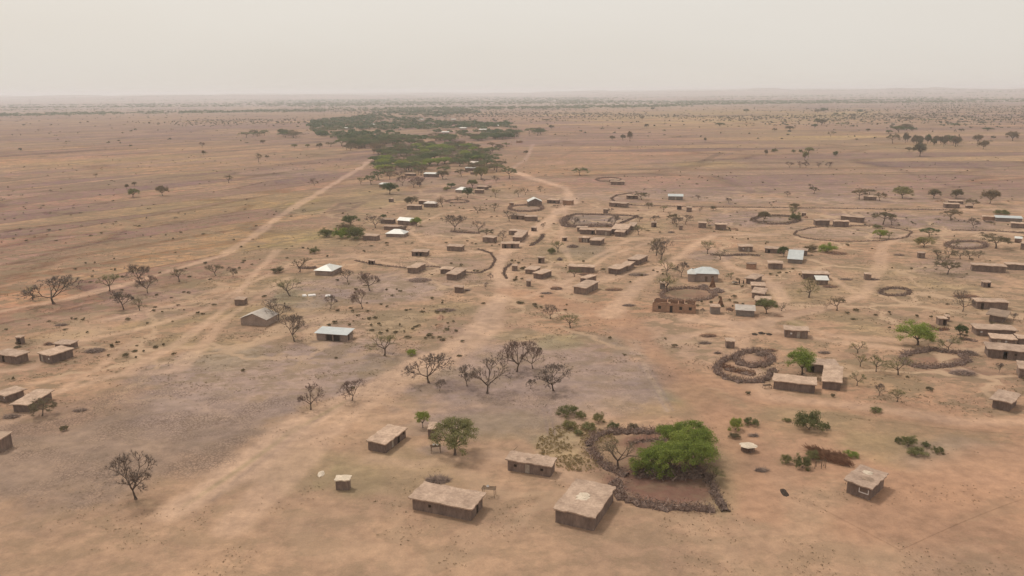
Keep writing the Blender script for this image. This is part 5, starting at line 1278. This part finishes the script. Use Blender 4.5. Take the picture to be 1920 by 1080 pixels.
T(1643,697,30,30,'sparse','narrow, just left of the wide one by the oval kraal')
T(1684,703,52,38,'sparse','wide, at the left end of the broad oval kraal',-5)
T(1607,723,27,29,'sparse','lowest on the left, right of the steep square roof')
T(1648,742,20,24,'bare','small and thin, in open dust below the oval kraal, left one')
T(1682,753,27,25,'sparse','small, in open dust below the oval kraal, right one')
T(1720,647,64,42,'green','broad, behind the broad oval kraal',-4)
T(1778,658,36,30,'sparse','growing from the rear right of the broad oval kraal',-6)
T(1801,634,23,26,'dark','small and compact over the pole bench at right')
T(1873,699,14,20,'bare','tiny, below the longest right-edge house')
T(79,780,46,30,'umbbare','leaning over the jutting-roof house at the left edge',12)
for x, y, w, h, kd, ph in [(1065,778,36,18,'bush','largest of the loose group above the big kraal'),(1089,785,18,14,'obush','just right of the largest bush above the big kraal'),(1068,804,24,16,'obush','low left one of the loose group above the big kraal'),(1105,806,26,14,'obush','low middle one of the loose group above the big kraal'),(1122,792,20,18,'obush','upright one of the loose group above the big kraal'),(1150,804,22,13,'bush','right end of the loose group above the big kraal'),(1187,806,18,11,'bbush','alone against the rear thorn fence of the big kraal'),(1084,815,16,10,'obush','lowest one of the loose group above the big kraal'),
    (1379,806,24,24,'gbush','upright, right of the bright green thicket'),(1408,797,28,13,'bush','flat, right of the upright one beside the thicket'),(1377,821,19,9,'bbush','small, above the pale granary slab'),(1517,806,46,36,'bush','biggest, on open ground right of centre'),(1549,805,14,12,'bush','tiny, at the right foot of the biggest open-ground one'),(1504,877,30,24,'bush','round, left of the stalk pile'),(1474,869,18,16,'obush','thin, left of the round one by the stalk pile'),(1595,856,24,11,'gbush','behind the right end of the stalk pile'),(1523,862,24,18,'obush','at the left end of the stalk pile'),
    (1685,831,14,12,'bush','upper left of the scattered group on the right'),(1703,836,24,20,'obush','largest of the scattered group on the right'),(1720,853,30,14,'obush','lowest wide one of the scattered group on the right'),(1736,838,16,9,'bush','small flat one of the scattered group on the right'),(1758,849,20,12,'bush','rightmost of the scattered group on the right'),(1643,773,20,9,'obush','alone on orange dust, right of centre'),(1475,790,14,6,'obush','faint, left above the biggest open-ground one')]:
    T(x,y,w,h,kd,ph)
# left middle
T(101,570,86,56,'bare','biggest one at the left, before dark fields',sub=1); T(62,562,26,26,'sparse','small, tucked at the left foot of the biggest left tree')
T(205,546,38,34,'sparse','right of the biggest left one'); T(262,531,44,38,'bare','taller rear one of the touching pair left of centre'); T(277,550,33,34,'red','front one of the touching pair left of centre')
T(336,528,33,27,'olive','with a crooked stem, right of the touching pair',-8); T(405,517,29,23,'olive','leaning, left of two on the sand strip',-10); T(437,519,20,20,'bare','small, right of two on the sand strip')
T(232,580,42,36,'bare','left of two below the biggest left trees'); T(262,582,28,24,'olive','right of two below the biggest left trees')
T(562,510,34,27,'olive','left of the white hipped roof'); T(544,555,50,38,'sparse','strongly leaning left, beside the dark graveyard ground',-16)
T(652,529,30,30,'bare','leaning left in front of the white hipped roof',-12); T(693,545,42,36,'red','alone between the white hipped roof and the brush pile'); T(680,579,32,38,'red','leaning left below the graves',-20); T(620,579,26,28,'bare','short, below the right-hand grave',8)
T(552,640,46,54,'bare','tall, left of the blue-grey tin-roofed house'); T(522,600,44,40,'bare','dark and dense, beside the weathered pitched tin roof')
T(520,511,22,10,'bbush','on sand left of the tree by the white hipped roof'); T(590,475,16,12,'bush','low, above the white hipped roof')
for x, y, w, h, kd, ph in [(612,444,26,16,'bush','left end of the thicket in the upper left of the village'),(640,446,30,20,'gbush','middle of the thicket in the upper left of the village'),(668,448,34,24,'bush','right end of the thicket in the upper left of the village'),(648,432,28,14,'bbush','rear of the thicket in the upper left of the village')]: T(x,y,w,h,kd,ph)
T(658,424,30,20,'dark','wide, behind the upper left thicket'); T(704,427,32,24,'bare','left of the dark low house'); T(719,410,12,8,'dark','tiny, above the dark low house'); T(781,424,19,17,'green','small round, right of the pitched tin roof'); T(758,438,18,16,'bare','small, over the white hipped roof in the compound')
T(852,433,38,32,'bare','large, left of two above the brush hedge'); T(898,435,25,22,'bare','right of two above the brush hedge'); T(913,443,26,14,'umbbare','low, behind the plain mud house right of the hedge'); T(942,452,19,20,'bare','slender, left of the tight cluster of houses'); T(896,400,25,14,'olive','in the upper centre, left of two'); T(927,396,21,15,'olive','in the upper centre, right of two'); T(955,415,25,21,'bare','at the left end of the dark-roofed mud house'); T(920,525,11,13,'bare','tiny, at the fence corner by the track'); T(911,542,9,13,'bare','tiny single-stemmed, below the fence corner by the track')
# centre
for x, y, w, h, kd, ph, ln in [(1046,473,26,23,'sparse','small spreading, left of the dark brushwood heap',0),(1034,476,15,12,'bush','at the foot of the small spreading tree in the centre',0),(1077,519,24,18,'sparse','before the long mud house in the centre',0),(1018,429,9,11,'bare','tiny leaning, at the track fork',0),
    (1197,440,22,18,'sparse','right of the broad pale-roofed corner house',0),(1151,425,24,22,'bare','over the brushwood belt of the grey field, right one',0),(1077,424,24,19,'bare','over the brushwood belt of the grey field, left one',0),(1231,479,34,35,'olive','rear one of the large pair left of the open centre',0),(1239,487,40,37,'bare','front one of the large pair left of the open centre',0),
    (1250,517,34,32,'sparse','left of two behind the brush ring',0),(1277,519,24,30,'bare','upright, right of two behind the brush ring',0),(1251,547,46,32,'sparse','leaning left over the grey box hut',-8),(1262,420,20,22,'umbbare','tall stemmed, left of the bare clump at the far square huts',0),(1268,425,20,18,'bare','left of the bare clump at the far square huts',0),(1286,421,25,20,'bare','right of the bare clump at the far square huts',0),
    (1227,416,18,13,'bare','above the tiny shelter with a black side',0),(1244,397,15,12,'sparse','round, left of the two-doored tiny hut',0),(1216,391,14,12,'umbbare','thin, below the curved hedge arc',0),(1337,395,11,9,'brown','tiny, right of the blank-walled tiny hut',0),(1312,398,8,8,'olive','tiny, between the blank-walled hut and the far road',0),(1327,476,25,25,'sparse','left one at the dark fenced patch',0),(1350,487,30,20,'olive','right one at the dark fenced patch',0),(1329,421,13,12,'sparse','between the two square huts at the mauve field',0),
    (1432,415,22,19,'brown','on the left end of the thorn ring by the far road',0),(1371,524,15,14,'sparse','thin yellowish, leaning left beside the cart',-20),(1199,416,14,12,'bare','at the right corner of the grey field',0),(1144,400,12,10,'bare','above the grey field by the tiny hut',0),(1437,588,36,28,'ogreen','round, in front of the lowest roof of the column',0),(1317,589,9,12,'bare','tiny dead, between the roofless house and the grey hut',0),(1465,583,25,17,'olive','faint, right of the olive round tree',0),
    (1487,410,20,26,'sparse','tall, at the right end of the thorn ring by the far road',0),(1470,481,20,19,'dark','with a bent stem, before the long mud house',-12),(1656,421,40,27,'umbbare','dark and broad, right of the three field houses',0),(1672,422,20,18,'olive','small, at the right foot of the dark broad one by the field',0),(1650,447,24,17,'green','inside the big oval field, left one',0),(1666,448,20,15,'sparse','inside the big oval field, right one',0),(1742,445,34,20,'umb','right of the big oval field, a clean umbrella',0),(1732,463,32,19,'ogreen','round pale, below the clean umbrella tree',0),
    (1867,466,52,25,'umbbare','wide, reddish, by the right edge',0),(1783,413,34,23,'umbbare','before the upper right fields',0),(1825,428,22,20,'bare','below the low brick building',0),(1776,515,40,28,'umbbare','front of the bare thicket at right',0),(1517,558,42,36,'sparse','in front of the white-patched small roof',-4),(1569,582,36,27,'olive','bent, alone right of centre right',-10),(1805,584,34,39,'bare','tall, left of the top right-edge house',0),
    (1787,467,24,20,'olive','at the left end of the dark thorn ring',0),(1900,600,16,14,'bare','small, right of the sprawling crumbled roof',0)]:
    T(x,y,w,h,kd,ph,ln)
for x, y, w, h, kd, ph in [(1491,413,21,14,'bush','at the right end of the thorn ring by the far road'),(1519,471,24,12,'bbush','brown-green and round, right of the mud house by the bent tree'),(1551,472,30,16,'gbush','round like a ball, right of the brown-green one'),(1645,428,15,7,'bush','small, inside the top of the oval field'),(1877,402,28,9,'bush','behind the pale green-grey roof')]: T(x,y,w,h,kd,ph)
for i, (x, y, w, h) in enumerate([(1758,486,28,20),(1778,484,28,22),(1800,486,28,20),(1818,486,24,18),(1835,484,20,14),(1768,494,28,18)]): T(x,y,w,h,'olive',label='sparse grey-brown tree in the tangled thicket at right',group='trees of the bare thicket')
# far right
for x, y, w, h, kd, ph in [(1476,369,13,11,'bare','tiny, on the dark plain at right, left of two pairs'),(1526,363,17,15,'umbbare','front one of a pair on the dark plain'),(1519,353,9,9,'olive','rear small one of a pair on the dark plain'),(1611,374,28,21,'umbbare','left of the pale-roofed house on the dark plain'),(1630,365,21,11,'umbbare','behind the pale-roofed house on the dark plain'),(1650,377,21,18,'umbbare','right of the pale-roofed house on the dark plain'),(1692,372,31,22,'ogreen','brightest on the dark plain'),(1751,372,21,18,'brown','left of two round ones at upper right'),(1792,372,23,17,'brown','right of two round ones at upper right'),
    (1822,389,22,18,'umbbare','beside the far low shed at upper right'),(1856,382,27,27,'brown','tall round, right of the far low shed'),(1490,391,18,10,'brown','low, at the far road left part'),(1725,293,26,25,'brown','large heart-shaped one on the yellow plain'),(1674,269,21,20,'umbbare','left of the far dark grove at right'),(1705,284,13,8,'brown','orange-tinted, left of the large heart-shaped one'),(1509,301,11,18,'ogreen','narrow upright one above the purple row'),(1516,287,19,11,'ogreen','green rounded, above the narrow upright one'),
    (1832,270,17,18,'brown','left of two behind the far yellow plain'),(1843,280,16,17,'brown','right of two behind the far yellow plain'),(1898,264,21,18,'brown','round, at the far right edge'),(1557,256,10,12,'olive','small upright, on the far yellow plain'),(1088,329,28,16,'umb','lone clean umbrella left of the far thorn oval'),(1203,375,27,16,'umbbare','spreading, inside the curved hedge arc'),(972,369,16,18,'olive','left of three right of the upper centre houses'),(985,365,13,14,'olive','middle of three right of the upper centre houses'),(1013,360,13,12,'olive','right of three right of the upper centre houses'),
    (1309,374,12,9,'bare','tiny, right of the lone bright-roofed house'),(1366,381,13,11,'bare','tiny, on the dark plain beside the far road'),(1181,265,11,19,'brown','tall slim one of the far palm-like group'),(1168,264,10,12,'brown','middle of the far palm-like group'),(1148,263,9,9,'brown','left of the far palm-like group'),(1212,240,8,8,'brown','tiny, far behind the palm-like group'),(1204,225,7,8,'brown','tiny, farthest behind the palm-like group'),(1399,212,10,8,'dark','dark dot on the far yellow grassland'),(986,289,8,7,'brown','tiny, right of the green grove'),(1436,292,6,12,'brown','slim, far on the mauve field'),
    (589,349,15,15,'red','alone left of the pale far track'),(429,343,18,16,'olive','alone on the left plain, nearest the captured track'.replace('captured ','')),(305,367,19,19,'brown','right of the yellowish tree on the left plain'),(250,370,20,17,'ogreen','pale yellowish, on the left plain'),(238,354,8,9,'brown','tiny, left of two above the yellowish tree'),(252,349,9,8,'brown','tiny, right of two above the yellowish tree'),(180,333,8,8,'olive','tiny and faint, far left plain'),(379,277,9,11,'red','rear of two in line on the far left plain'),(382,291,7,9,'brown','front of two in line on the far left plain'),
    (485,304,15,18,'olive','tallest by the ditch left of the green grove'),(501,297,7,6,'brown','small by the ditch left of the green grove'),(493,270,9,8,'brown','tiny, below the far acacia row'),(552,277,11,7,'ogreen','left one of four dots below the far grove'),(577,277,9,7,'ogreen','second of four dots below the far grove'),(599,278,11,10,'brown','third of four dots below the far grove'),(620,275,18,9,'umbbare','fourth and widest of four below the far grove'),(650,281,16,10,'umbbare','right of the four dots below the far grove')]:
    T(x,y,w,h,kd,ph)
for x, y, w, h in [(1480,314,14,11),(1500,314,14,12),(1511,314,13,11),(1535,314,9,9),(1554,315,14,12),(1566,292,9,9),(1452,285,10,7),(1488,286,7,6),(1501,286,7,6)]: T(x,y,w,h,'red' if y > 300 else 'bush',label='small dark tree or bush in the broken row on the mauve fields at right' if y > 300 else 'tiny dark bush on the strip above the mauve fields at right',group='row on the mauve fields' if y > 300 else 'bushes above the mauve fields')
gr = random.Random(4)
for i in range(26):
    x = gr.uniform(1695, 1796); y = 271+(x-1745)*.05+gr.uniform(-3, 3); T(x,y,gr.uniform(7, 14),gr.uniform(12, 21),gr.choice(['brown', 'brown', 'dark']),label='tall dark tree in the far palm-like belt at the right',group='far dark tree belt')
for x, y, w, h in [(1700,244,26,12),(1685,248,28,12),(1710,246,14,8),(1666,250,12,6),(1627,247,9,6),(1540,235,20,12),(1527,240,10,8),(1533,232,12,10),(1481,244,19,8),(1578,236,18,7),(1545,211,12,9),(1533,212,12,7),(1612,213,9,8),(1624,215,7,6),(1599,218,10,5),(1802,247,10,6),(1852,245,18,6),(1350,237,18,7),(1034,242,9,8),(1000,246,12,7),(1010,246,12,7),(1024,228,16,5),(1581,217,6,6),(1567,216,8,5),(1322,266,5,8),(1475,236,7,4),(1453,246,8,6),(1224,207,7,6),(1245,247,7,4),(1700,225,30,6),(1740,228,24,5),(1790,236,16,5)]:
    T(x,y,w,h,gr.choice(['brown', 'dark', 'umb']),label='small dark clump of trees on the distant savanna',group='distant savanna clumps')
# trees round the upper centre houses
for x, y, w, h, kd, ph in [(731,364,28,22,'dark','left, covering the house behind the grove corner'),(696,346,22,20,'umb','at the lower left corner of the green grove'),(677,346,12,14,'sparse','small yellowish, at the lower left corner of the grove'),(710,337,22,18,'umb','left one above the tree-covered house'),(731,337,18,18,'olive','slim dark, above the tree-covered house'),(755,348,20,20,'red','left of the three reddish ones'),(776,352,22,22,'red','middle of the three reddish ones'),(787,350,20,20,'red','right of the three reddish ones'),(749,333,17,12,'red','above the three reddish ones'),
    (830,336,22,17,'brown','right of the bright-roofed grove-edge house'),(865,331,24,15,'umbbare','below the low porch house'),(902,336,24,24,'ogreen','yellow-green, right of the grove-edge houses'),(955,335,30,22,'umb','big, at the right end of the green grove'),(890,318,20,14,'umbbare','before the arched tin roof'),(931,322,30,16,'umb','below the grove right part'),(846,352,15,9,'dark','low dark, left of the streaked pyramid roof'),(877,371,18,20,'dark','at the right of the streaked pyramid roof'),(886,353,18,17,'ogreen','behind the streaked pyramid roof'),(929,370,15,17,'sparse','thin, left of the three at upper centre right'),(771,385,23,17,'brown','left of the rear low house in the upper centre'),
    (830,388,20,22,'olive','leaning left, right of the streaked tin roof'),(930,342,13,13,'bare','small bare, below the right end of the grove'),(906,342,8,8,'bare','tiny bare, under the yellow-green tree'),(838,357,12,8,'obush','pale, left of the low dark tree'),(858,377,12,10,'olive','in the small thorn ring')]:
    T(x,y,w,h,kd,ph, -14 if 'leaning left, right of the streaked' in ph else 0)

# groves: single acacias spread inside outlines
def inside(poly, x, y):
    c = False; j = len(poly)-1
    for i in range(len(poly)):
        xi, yi = poly[i]; xj, yj = poly[j]
        if (yi > y) != (yj > y) and x < (xj-xi)*(y-yi)/(yj-yi)+xi: c = not c
        j = i
    return c
def grove(poly, n, smin, smax, kinds, label, group, seed, hr=(5.5, 8), gap=.62):
    r = random.Random(seed); pts = []; tries = 0
    wp = [P(*p) for p in poly]; W_ = [(p.x, p.y) for p in wp]
    xs = [p[0] for p in W_]; ys = [p[1] for p in W_]
    while len(pts) < n and tries < 40000:
        tries += 1; x = r.uniform(min(xs), max(xs)); y = r.uniform(min(ys), max(ys))
        if not inside(W_, x, y): continue
        s = r.uniform(smin, smax)
        if any((x-a)**2+(y-b)**2 < ((s+c)*.5*gap)**2 for a, b, c in pts): continue
        pts.append((x, y, s))
    aa = sorted(x/y for x, y, s in pts); dd = sorted(y for x, y, s in pts); n3 = len(pts)
    for x, y, s in pts:
        kd = r.choice(kinds); q = x/y
        part = 'far left' if q < aa[n3//5] else 'left' if q < aa[2*n3//5] else 'middle' if q < aa[3*n3//5] else 'right' if q < aa[4*n3//5] else 'far right'
        row = ('front' if y < dd[n3//3] else 'rear' if y > dd[2*n3//3] else 'inner')
        lb = ('%s %s, %s part, %s rank' % (KL[kd], label, part, row)) if n3 > 20 else ('%s %s, %s part' % (KL[kd], label, part))
        lb = lb.replace('dark green leafy tree', 'dark leafy tree').replace('in the dense nearer grove above the village', 'in the dense nearer grove').replace('bright green leafy tree', 'bright leafy tree')
        T(0,0,0,0,kd,label=lb,group=group,pos=Vector((x, y, 0)),wm=s,hm=r.uniform(*hr))
    return len(pts)
grove([(688,318),(694,300),(712,285),(770,278),(860,272),(925,284),(945,300),(905,316),(850,313),(800,320),(720,324)],112,12,19,['umb','umb','grove','umb','green','umbbare'],'in the dense nearer grove above the village','acacias of the nearer grove',1,gap=.58)
grove([(855,302),(950,312),(940,330),(880,326),(850,312)],8,9,13,['umb','umbbare','grove'],'at the lower right fringe of the nearer grove','fringe acacias of the nearer grove',2)
grove([(700,320),(850,322),(850,330),(700,332)],9,8,12,['umbbare','umb','olive'],'at the lower left fringe of the nearer grove','lower fringe acacias of the nearer grove',3)
grove([(640,274),(660,262),(760,262),(850,260),(960,258),(975,250),(965,262),(860,268),(790,268),(760,276),(680,279)],52,15,24,['umb','umbbare','grove','dark'],'along the front edge of the farther grove','front acacias of the farther grove',4,(7,10))
grove([(448,258),(470,252),(560,250),(560,259),(450,260)],12,14,22,['umb','umbbare','dark'],'in the row left of the farther grove','acacia row left of the farther grove',5,(7,11))
grove([(975,250),(1022,250),(1022,258),(975,258)],4,16,22,['umb'],'in the short row right of the farther grove','acacia row right of the farther grove',6,(7,11))

grove([(640,272),(690,275),(770,278),(775,288),(700,290),(650,284)],16,10,16,['umbbare','umb','brown','umbbare'],'between the two groves on the left','trees between the groves on the left',7)
grove([(775,272),(900,270),(960,272),(955,284),(870,278),(780,282)],16,8,13,['umbbare','umb','olive','brown'],'between the two groves on the right','trees between the groves on the right',8)
# the far wood, distant savanna and horizon woods: nobody could count these
def clump_mesh(pts, name, mat, label, seed, nf=12, cat='woodland'):
    """every point = (x, y, z, width, height): a loose crown of random leaf faces"""
    r = np.random.RandomState(seed); V = []; 
    pts = np.array(pts); n = len(pts)
    th = r.rand(n, nf)*6.283; cz = r.rand(n, nf)*1.7-.7; cr = np.sqrt(np.clip(1-np.clip(cz, -1, 1)**2, 0.05, 1))*(.6+.4*r.rand(n, nf))
    cx = pts[:, 0:1]+np.cos(th)*cr*pts[:, 3:4]*.42; cy = pts[:, 1:2]+np.sin(th)*cr*pts[:, 3:4]*.42
    zz = pts[:, 2:3]+pts[:, 4:5]*(.58+.36*cz*(.6+.4*r.rand(n, nf)))
    sz = pts[:, 3:4]*(.16+.16*r.rand(n, nf)); sh = pts[:, 4:5]*(.12+.12*r.rand(n, nf))
    quads = []
    a = r.rand(n, nf)*6.283
    for k, (du, dv) in enumerate(((-1, -.6), (.9, -1), (1, .8), (-.7, 1))):
        tilt = (r.rand(n, nf)-.5)*1.2
        quads.append(np.stack([cx+np.cos(a)*du*sz, cy+np.sin(a)*du*sz+dv*sz*tilt, np.maximum(zz+dv*sh, pts[:, 2:3]+.05)], -1))
    co = np.stack(quads, 2).reshape(-1, 3).astype(np.float32)
    me = bpy.data.meshes.new(name); me.vertices.add(len(co)); me.vertices.foreach_set('co', co.ravel())
    nq = len(co)//4; me.loops.add(nq*4); me.loops.foreach_set('vertex_index', np.arange(nq*4, dtype=np.int32))
    me.polygons.add(nq); me.polygons.foreach_set('loop_start', np.arange(0, nq*4, 4, dtype=np.int32)); me.update(calc_edges=True)
    me.materials.append(mat); o = bpy.data.objects.new(name, me); col.objects.link(o)
    tag(o, label, cat, kind='stuff'); return o
def hz(x, y): return float(hills(np.array([x]), np.array([y]))[0])
r = random.Random(77); pts = []
g2 = [P(*p) for p in [(572,238),(585,230),(640,222),(700,217),(760,222),(830,229),(900,233),(955,233),(970,245),(960,260),(850,261),(760,264),(650,266),(600,256)]]
g2 = [(p.x, p.y) for p in g2]
g3 = [P(*p) for p in [(690,213),(760,208),(840,206),(890,207),(900,212),(820,219),(740,217),(700,216)]]; g3 = [(p.x, p.y) for p in g3]
for poly, n, lim in ((g2, 640, .435), (g3, 260, .47)):
    xs = [p[0] for p in poly]; ys = [p[1] for p in poly]
    for k in range(n*3):
        x = r.uniform(min(xs), max(xs)); y = r.uniform(min(ys), max(ys))
        if not inside(poly, x, y) or float(fbm(np.array([x/90]), np.array([y/90]), 31)[0]) < lim: continue
        w = r.uniform(10, 19); pts.append((x, y, 0, w, r.uniform(5, 8.5)))
r.shuffle(pts); k_ = int(len(pts)*.62)
clump_mesh(pts[:k_], 'far_wood', M['lf_grove'], 'dark green woodland of the farther grove behind its front row of acacias', 3, 16)
clump_mesh(pts[k_:], 'far_wood', M['lf_wood'], 'brownish half-bare trees mixed into the farther grove', 4, 12)

def scatter(n, y0, y1, seed, fn, sz, lift=0, x0=-60, x1=1980):
    """random points on the plain; density follows fn(X, Y)"""
    rs = np.random.RandomState(seed)
    D0 = P(960, y1).length; D1 = P(960, y0).length
    az = rs.uniform(math.radians(-37), math.radians(37), n); D = np.exp(rs.uniform(math.log(D0), math.log(D1), n))
    X = D*np.sin(az); Y = D*np.cos(az); k = rs.rand(n) < fn(X, Y, D); X = X[k]; Y = Y[k]
    Z = hills(X, Y); w = sz[0]+(sz[1]-sz[0])*rs.rand(len(X)); h = sz[2]+(sz[3]-sz[2])*rs.rand(len(X))
    return np.stack([X, Y, Z, w, h], 1)
def plain_density(X, Y, D):
    band = fbm(X/700, Y/(120+D*.06), 41)
    base = .012+.05*smooth((D-1400)/1800)+1.0*smooth((band-.53)/.09)*smooth((D-1500)/1200)
    return np.clip(base*(1+.8*smooth((X+200)/1500)), 0, 1)
clump_mesh(scatter(52000, 178.0, 262, 5, plain_density, (2.2, 8, 1.5, 4.5)), 'savanna_woodland', M['lf_far'], 'countless far bushes and trees dotted over the hazy plain up to the horizon', 6, 7)
def belts(X, Y, D):
    b = fbm(X/1500, Y/420, 47); az = np.arctan2(X, Y)
    core = smooth((az+.30)/.06)*smooth((.16-az)/.06)*smooth((D-4200)/600)*smooth((9500-D)/1500)
    core = core*smooth((fbm(X/500, Y/300, 49)-.36)/.1)
    return np.maximum(smooth((b-.52)/.05)*smooth((D-2600)/900), core)
clump_mesh(scatter(30000, 176.5, 206, 8, belts, (12, 30, 4, 9)), 'distant_forest_belts', M['lf_dark'], 'blue-grey bands of distant forest below the horizon', 9, 6)
def shrubs(X, Y, D): return .10+.9*smooth((fbm(X/50, Y/50, 51)-.55)/.1)*smooth((D-260)/200)*.6
clump_mesh(scatter(5200, 225, 420, 12, shrubs, (.7, 2.4, .35, 1.2)), 'scattered_shrubs', M['lf_far'], 'low scattered shrubs over the fields and fallow plain', 13, 9, 'shrubs')
def scrub(X, Y, D):
    cs, pr = soil(X, Y); return .9*smooth((fbm(X/22, Y/16, 57)-.56)/.1)*np.clip(pr[..., 0], 0, 1)+.03
clump_mesh(scatter(2600, 385, 720, 17, scrub, (.6, 1.9, .35, 1.0)), 'village_scrub', M['lf_olive'], 'low thorny scrub dotted between the yards of the village', 18, 22, 'shrubs')
# dry weeds and litter on the village ground
def litter_d(X, Y, D):
    cs, pr = soil(X, Y); f = fbm(X/7, Y/4, 61); return smooth((f-.52)/.10)*np.clip(pr[..., 0], 0, 1)
clump_mesh(scatter(60000, 385, 700, 15, litter_d, (.3, .8, .08, .26)), 'dry_weeds', M['weed'], 'withered weeds and litter strewn over the sandy village ground', 16, 4, 'dry weeds')
def near_d(X, Y, D):
    cs, pr = soil(X, Y); f = fbm(X/9, Y/9, 63)
    return smooth((f-.55)/.1)*(.35+.65*pr[..., 0])
clump_mesh(scatter(24000, 640, 1080, 18, near_d, (.18, .5, .05, .2)), 'dry_tufts', M['weed'], 'small withered tufts on the near sandy ground', 19, 4, 'dry weeds')
# yellow dry reeds above the near patched house
rs = np.random.RandomState(3); q0 = P(1085, 838); n = 900
a = rs.rand(n)*6.283; q = np.sqrt(rs.rand(n)); X = q0.x+np.cos(a)*q*8.5; Y = q0.y+np.sin(a)*q*11
k = fbm(X/3, Y/3, 71) > .40; X = X[k]; Y = Y[k]; n = len(X)
clump_mesh(np.stack([X, Y, X*0, .3+.4*rs.rand(n), .2+.35*rs.rand(n)], 1), 'dry_reeds', M['drygrass'], 'yellow dry reeds and scrub between the bushes and the wide patched-roof house', 21, 9, 'dry grass')

# tiny far houses with pale roofs
def far_house(x, y, w, d, h, mat, label, group, rz):
    p = P(x, y); root = empty('distant_house', p, rz); tag(root, label, 'house', group)
    p_z = hz(p.x, p.y); root.location.z = p_z
    m1 = MB(); m1.box(-w/2, w/2, 0, d, -.1, h); m1.build('wall', M['metal_wall'], root)
    sheet_roof(w, d, h, .4, 'gable', M[mat], root, h*.45)
hr = random.Random(9)
for x, y in [(700,236),(722,243),(648,243),(905,246),(775,238),(742,254),(835,251),(868,243),(688,252),(660,232),(930,238),(812,240),(790,226),(850,226)]:
    far_house(x,y,hr.uniform(9,14),6,2.8,'tin','pale tin-roofed house glimpsed between the crowns of the farther grove','houses in the farther grove',hr.uniform(-.3,.3))
for x, y in [(755,282),(812,292),(865,277)]:
    far_house(x,y,9,5,2.6,'tin','pale roof glimpsed between the crowns of the nearer grove','houses in the nearer grove',hr.uniform(-.3,.3))
for x, y in [(548,181),(556,181),(925,178),(955,179),(965,179),(1190,176),(1200,176.8),(1208,176.5),(1309,175),(1275,178.5),(1130,181)]:
    far_house(x,y,70 if y < 179 else 45,30,9,'tin','long white roof of a distant building in the haze below the horizon','distant white buildings',hr.uniform(-.2,.2))
house((968,268),(976,268.2),6,5,'tiny reddish mud house right of the farther grove',ov=.6,mat='brick',hm=3.2)

# power pylons far left
for i, (x, y, hp) in enumerate([(57,196,9),(250,195,8),(385,196,7.5)]):
    p = P(x, y); z = zdepth(p); h = hp*z/FPX; root = empty('power_pylon', p, .2); s = h*.09
    tag(root, 'faint lattice power pylon on the hazy far plain, '+['leftmost of three', 'middle of three', 'rightmost of three'][i], 'pylon')
    m1 = MB()
    for sx, sy in ((-1,-1),(1,-1),(1,1),(-1,1)): m1.tube((sx*s,sy*s,0),(sx*s*.15,sy*s*.15,h),.35,.25,4)
    for k in range(5):
        a = 1-.85*k/5; b = 1-.85*(k+1)/5
        for sy in (-1, 1): m1.tube((-s*a,sy*s*a,h*k/5),(s*b,sy*s*b,h*(k+1)/5),.2,.2,4); m1.tube((s*a,sy*s*a,h*k/5),(-s*b,sy*s*b,h*(k+1)/5),.2,.2,4)
    m1.build('lattice', M['grey_wall'], root)
    for zz in (.72, .86):
        m2 = MB(); m2.tube((-h*.2,0,h*zz),(h*.2,0,h*zz),.35,.35,4); m2.build('crossarm', M['grey_wall'], root)

# ------------------------------------------------------------------ haze
hm_, hnt, hb = newmat('haze'); hnt.nodes.clear()
vo = hnt.nodes.new('ShaderNodeVolumePrincipled'); vo.inputs['Color'].default_value = (.93, .955, 1.0, 1)
vo.inputs['Density'].default_value = HAZE_DENSITY; vo.inputs['Anisotropy'].default_value = .2
mo = hnt.nodes.new('ShaderNodeOutputMaterial'); hnt.links.new(vo.outputs[0], mo.inputs['Volume'])
mb = MB(); mb.box(-31000, 31000, -31000, 31000, -1, 125)
o = mb.build('haze', hm_, None); tag(o, kind='stuff')
